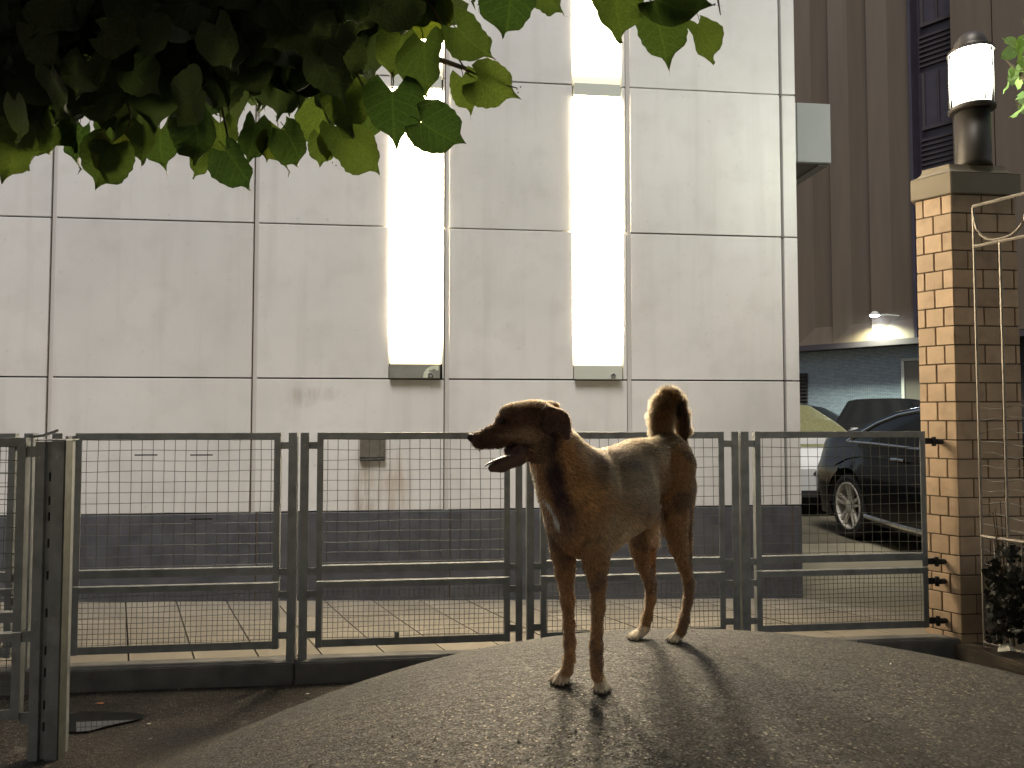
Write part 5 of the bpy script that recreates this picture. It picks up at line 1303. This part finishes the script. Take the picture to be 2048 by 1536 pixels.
dog = link('dog', dme, md); tag(dog, 'brown short-haired dog with curled tail and open mouth, standing on the asphalt mound', 'dog')
# coat of hair
HN = 150000
tv = np.array([p.vertices[:3] for p in dme.polygons]); 
ar = np.array([p.area for p in dme.polygons])
dens = np.ones(nv); dens[is_('nose', 'jaw')] = .0; dens[lipf > .35] = 0; dens[is_('toe')] = .5; dens[is_('tail')] = 3.0; dens[is_('head', 'cheek', 'lip', 'ear')] = 1.6
dens *= (np.hypot(PX - 1009, PY - 841) > 6)
w_ = ar * dens[tv[:, 0]]; w_ /= w_.sum(); fi = NR.choice(len(ar), HN, p=w_)
pq = np.array([list(p.vertices) + [p.vertices[0]] * (4 - len(p.vertices)) for p in dme.polygons])[fi]
u1 = NR.random(HN); u2 = NR.random(HN)
wq = np.stack([(1 - u1) * (1 - u2), u1 * (1 - u2), u1 * u2, (1 - u1) * u2], -1)
root = (V[pq] * wq[..., None]).sum(1); nrm = (VN[pq] * wq[..., None]).sum(1); vi = pq[np.arange(HN), wq.argmax(1)]
ln_ = np.full(nv, .0105); ln_[is_('head', 'cheek', 'lip', 'ear')] = .0058; ln_[is_('leg')] = .0062; ln_[is_('paw', 'toe')] = .0026; ln_[is_('tail')] = .026; ln_[is_('neck')] = .010
ln_ = np.where(is_('leg', 'body') & (np.hypot((PX - 1312) / 22, (PY - 1045) / 42) < 1), .022, ln_)
ln_ = np.where(is_('tail') & (PY > 880), .012, ln_)
HL = ln_[vi] * NR.uniform(.6, 1.25, HN); fl_ = flow[vi]; fl_ = fl_ - nrm * (fl_ * nrm).sum(1, keepdims=True); fl_ /= np.linalg.norm(fl_, axis=1, keepdims=True) + 1e-6
lift = np.where(is_('tail')[vi], .95, np.where(is_('leg')[vi] & (ln_[vi] > .015), .5, .40))
jit = NR.normal(0, .15, (HN, 3)); d0 = nrm * (lift * NR.uniform(.7, 1.5, HN))[:, None] + fl_ * .75 + jit; d0 /= np.linalg.norm(d0, axis=1, keepdims=True)
d1_ = d0 + fl_ * .55 + NR.normal(0, .10, (HN, 3)); d1_ /= np.linalg.norm(d1_, axis=1, keepdims=True)
HP = np.stack([root - nrm * .0006, root + d0 * HL[:, None] * .5, root + d0 * HL[:, None] * .5 + d1_ * HL[:, None] * .5], 1).astype(np.float32)
hc = bpy.data.hair_curves.new('fur'); hc.add_curves([3] * HN); hc.points.foreach_set('position', HP.ravel())
ra = hc.attributes.get('radius') or hc.attributes.new('radius', 'FLOAT', 'POINT')
rw = np.where(is_('tail')[vi], .00042, .00048); ra.data.foreach_set('value', (rw[:, None] * np.array([1, .8, .15])[None]).astype(np.float32).ravel())
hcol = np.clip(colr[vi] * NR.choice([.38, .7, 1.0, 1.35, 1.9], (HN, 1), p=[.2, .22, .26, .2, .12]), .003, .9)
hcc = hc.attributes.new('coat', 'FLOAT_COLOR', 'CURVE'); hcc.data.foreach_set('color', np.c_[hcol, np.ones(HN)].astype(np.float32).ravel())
mh = bpy.data.materials.new('dog fur'); mh.use_nodes = True; nt = mh.node_tree; nt.nodes.remove(nt.nodes['Principled BSDF'])
hb = nt.nodes.new('ShaderNodeBsdfHairPrincipled'); hb.parametrization = 'COLOR'; a_ = nt.nodes.new('ShaderNodeAttribute'); a_.attribute_name = 'coat'
gm = nt.nodes.new('ShaderNodeVectorMath'); gm.operation = 'SCALE'; gm.inputs['Scale'].default_value = 1.1; hb.inputs['IOR'].default_value = 1.38; nt.links.new(a_.outputs[0], gm.inputs[0])
nt.links.new(gm.outputs[0], hb.inputs['Color']); hb.inputs['Roughness'].default_value = .38; hb.inputs['Radial Roughness'].default_value = .55
pb = nt.nodes.new('ShaderNodeBsdfDiffuse'); nt.links.new(a_.outputs[0], pb.inputs[0]); mxs = nt.nodes.new('ShaderNodeMixShader'); mxs.inputs[0].default_value = .55
nt.links.new(pb.outputs[0], mxs.inputs[1]); nt.links.new(hb.outputs[0], mxs.inputs[2]); nt.links.new(mxs.outputs[0], nt.nodes['Material Output'].inputs[0])
fo = bpy.data.objects.new('fur', hc); COL.objects.link(fo); hc.materials.append(mh); fo.parent = dog; fo['kind'] = 'stuff'
S.cycles_curves.shape = 'RIBBONS' if hasattr(S, 'cycles_curves') else None
# eye, nose leather, tongue, teeth, claws
def ball(nm, c, r3, m, ax=None, seg=16):
    c = Pd(c); A = HA if ax is None else ax; v = []; f = []; n = seg; k_ = seg // 2
    for i in range(k_ + 1):
        for j in range(n):
            th = pi * i / k_; ph = 2 * pi * j / n; q = A[0] * r3[0] * sin(th) * cos(ph) + A[1] * r3[1] * sin(th) * sin(ph) + A[2] * r3[2] * cos(th); v.append(c + q)
    f = [(i * n + j, (i + 1) * n + j, (i + 1) * n + (j + 1) % n, i * n + (j + 1) % n) for i in range(k_) for j in range(n)]
    return link(nm, mesh(nm, v, f, True), m, dog)
m_eye = mat('dog eye', (.012, .006, .004), .25, spec=.3); m_nose = mat('nose leather', (.012, .010, .011), .35, bump=.3, bscale=400)
m_tong = mat('tongue', (.16, .085, .10), .32, var=.2, vscale=60, bump=.2, bscale=300); m_teeth = mat('teeth', (.55, .52, .42), .3); m_claw = mat('claw', (.02, .017, .015), .4)
ball('eye', (1007, 842.5, hD - .0315), (.0060, .0052, .0050), m_eye)
ball('nose', (941.5, 874, hD - .014), (.0085, .0095, .0075), m_nose)
tg = []; tv_ = []; tf = []
tc_ = [(1045, 905, 9, 1.0), (1025, 909, 9, 3.2), (1005, 915, 9, 3.4), (990, 921, 9, 3.4), (978, 926, 9, 3.2), (971, 931, 8, 3), (968, 937, 6, 2)]
n = 12
for (a, b_, hw, th) in tc_:
    c_ = Pd((a, b_, hD - .008 - (.004 if a < 1000 else 0)))
    for j in range(n):
        an = 2 * pi * j / n; cc = cos(an); ss = sin(an)
        tv_.append(c_ + np.array([sin(YAW), cos(YAW), 0]) * (hw * 1.7 * cc * hD / FPX) + (Zx * .9 + np.array(_r) * .35) * (th * 1.3 * ss - (1.5 * (1 - abs(cc)) if ss > 0 else 0)) * hD / FPX)
for i in range(len(tc_) - 1):
    for j in range(n): tf.append((i * n + j, i * n + (j + 1) % n, (i + 1) * n + (j + 1) % n, (i + 1) * n + j))
tf += [tuple(range(n))[::-1], tuple((len(tc_) - 1) * n + j for j in range(n))]
tgo = link('tongue', mesh('tongue', tv_, tf, True), m_tong, dog)
for (a, b_, l, dd) in ((986, 923, -7, -.022), (992, 921, -4, -.023), (1003, 917.5, -3.5, -.024), (1010, 915, -3.5, -.025), (1018, 912, -4, -.026), (958, 897.5, 6, -.020), (953, 897, 3.5, -.018), (1000, 896, 3.5, -.027), (1010, 894, 3.5, -.028)):
    p0 = Pd((a, b_, hD + dd)); p1 = Pd((a + .5, b_ + l, hD + dd)); link('tooth', MB().tube([p0, (p0 + p1) / 2, p1], [.0024, .0017, .0004], 6).build('tmpx').data, m_teeth, dog); fix_tmp()
for (p1, r1, p2, r2, k, g_) in [z_ for z_ in DOG if z_[5] == 'toe']:
    u_ = (p2 - p1); u_[2] = 0; u_ /= np.linalg.norm(u_); a0_ = p2 + u_ * r2 * .7 + Zx * .001; 
    link('claw', MB().tube([a0_, a0_ + u_ * .003 + Zx * -.002, a0_ + u_ * .0045 - Zx * .0045], [.0016, .0013, .0005], 6).build('tmpx').data, m_claw, dog); fix_tmp()
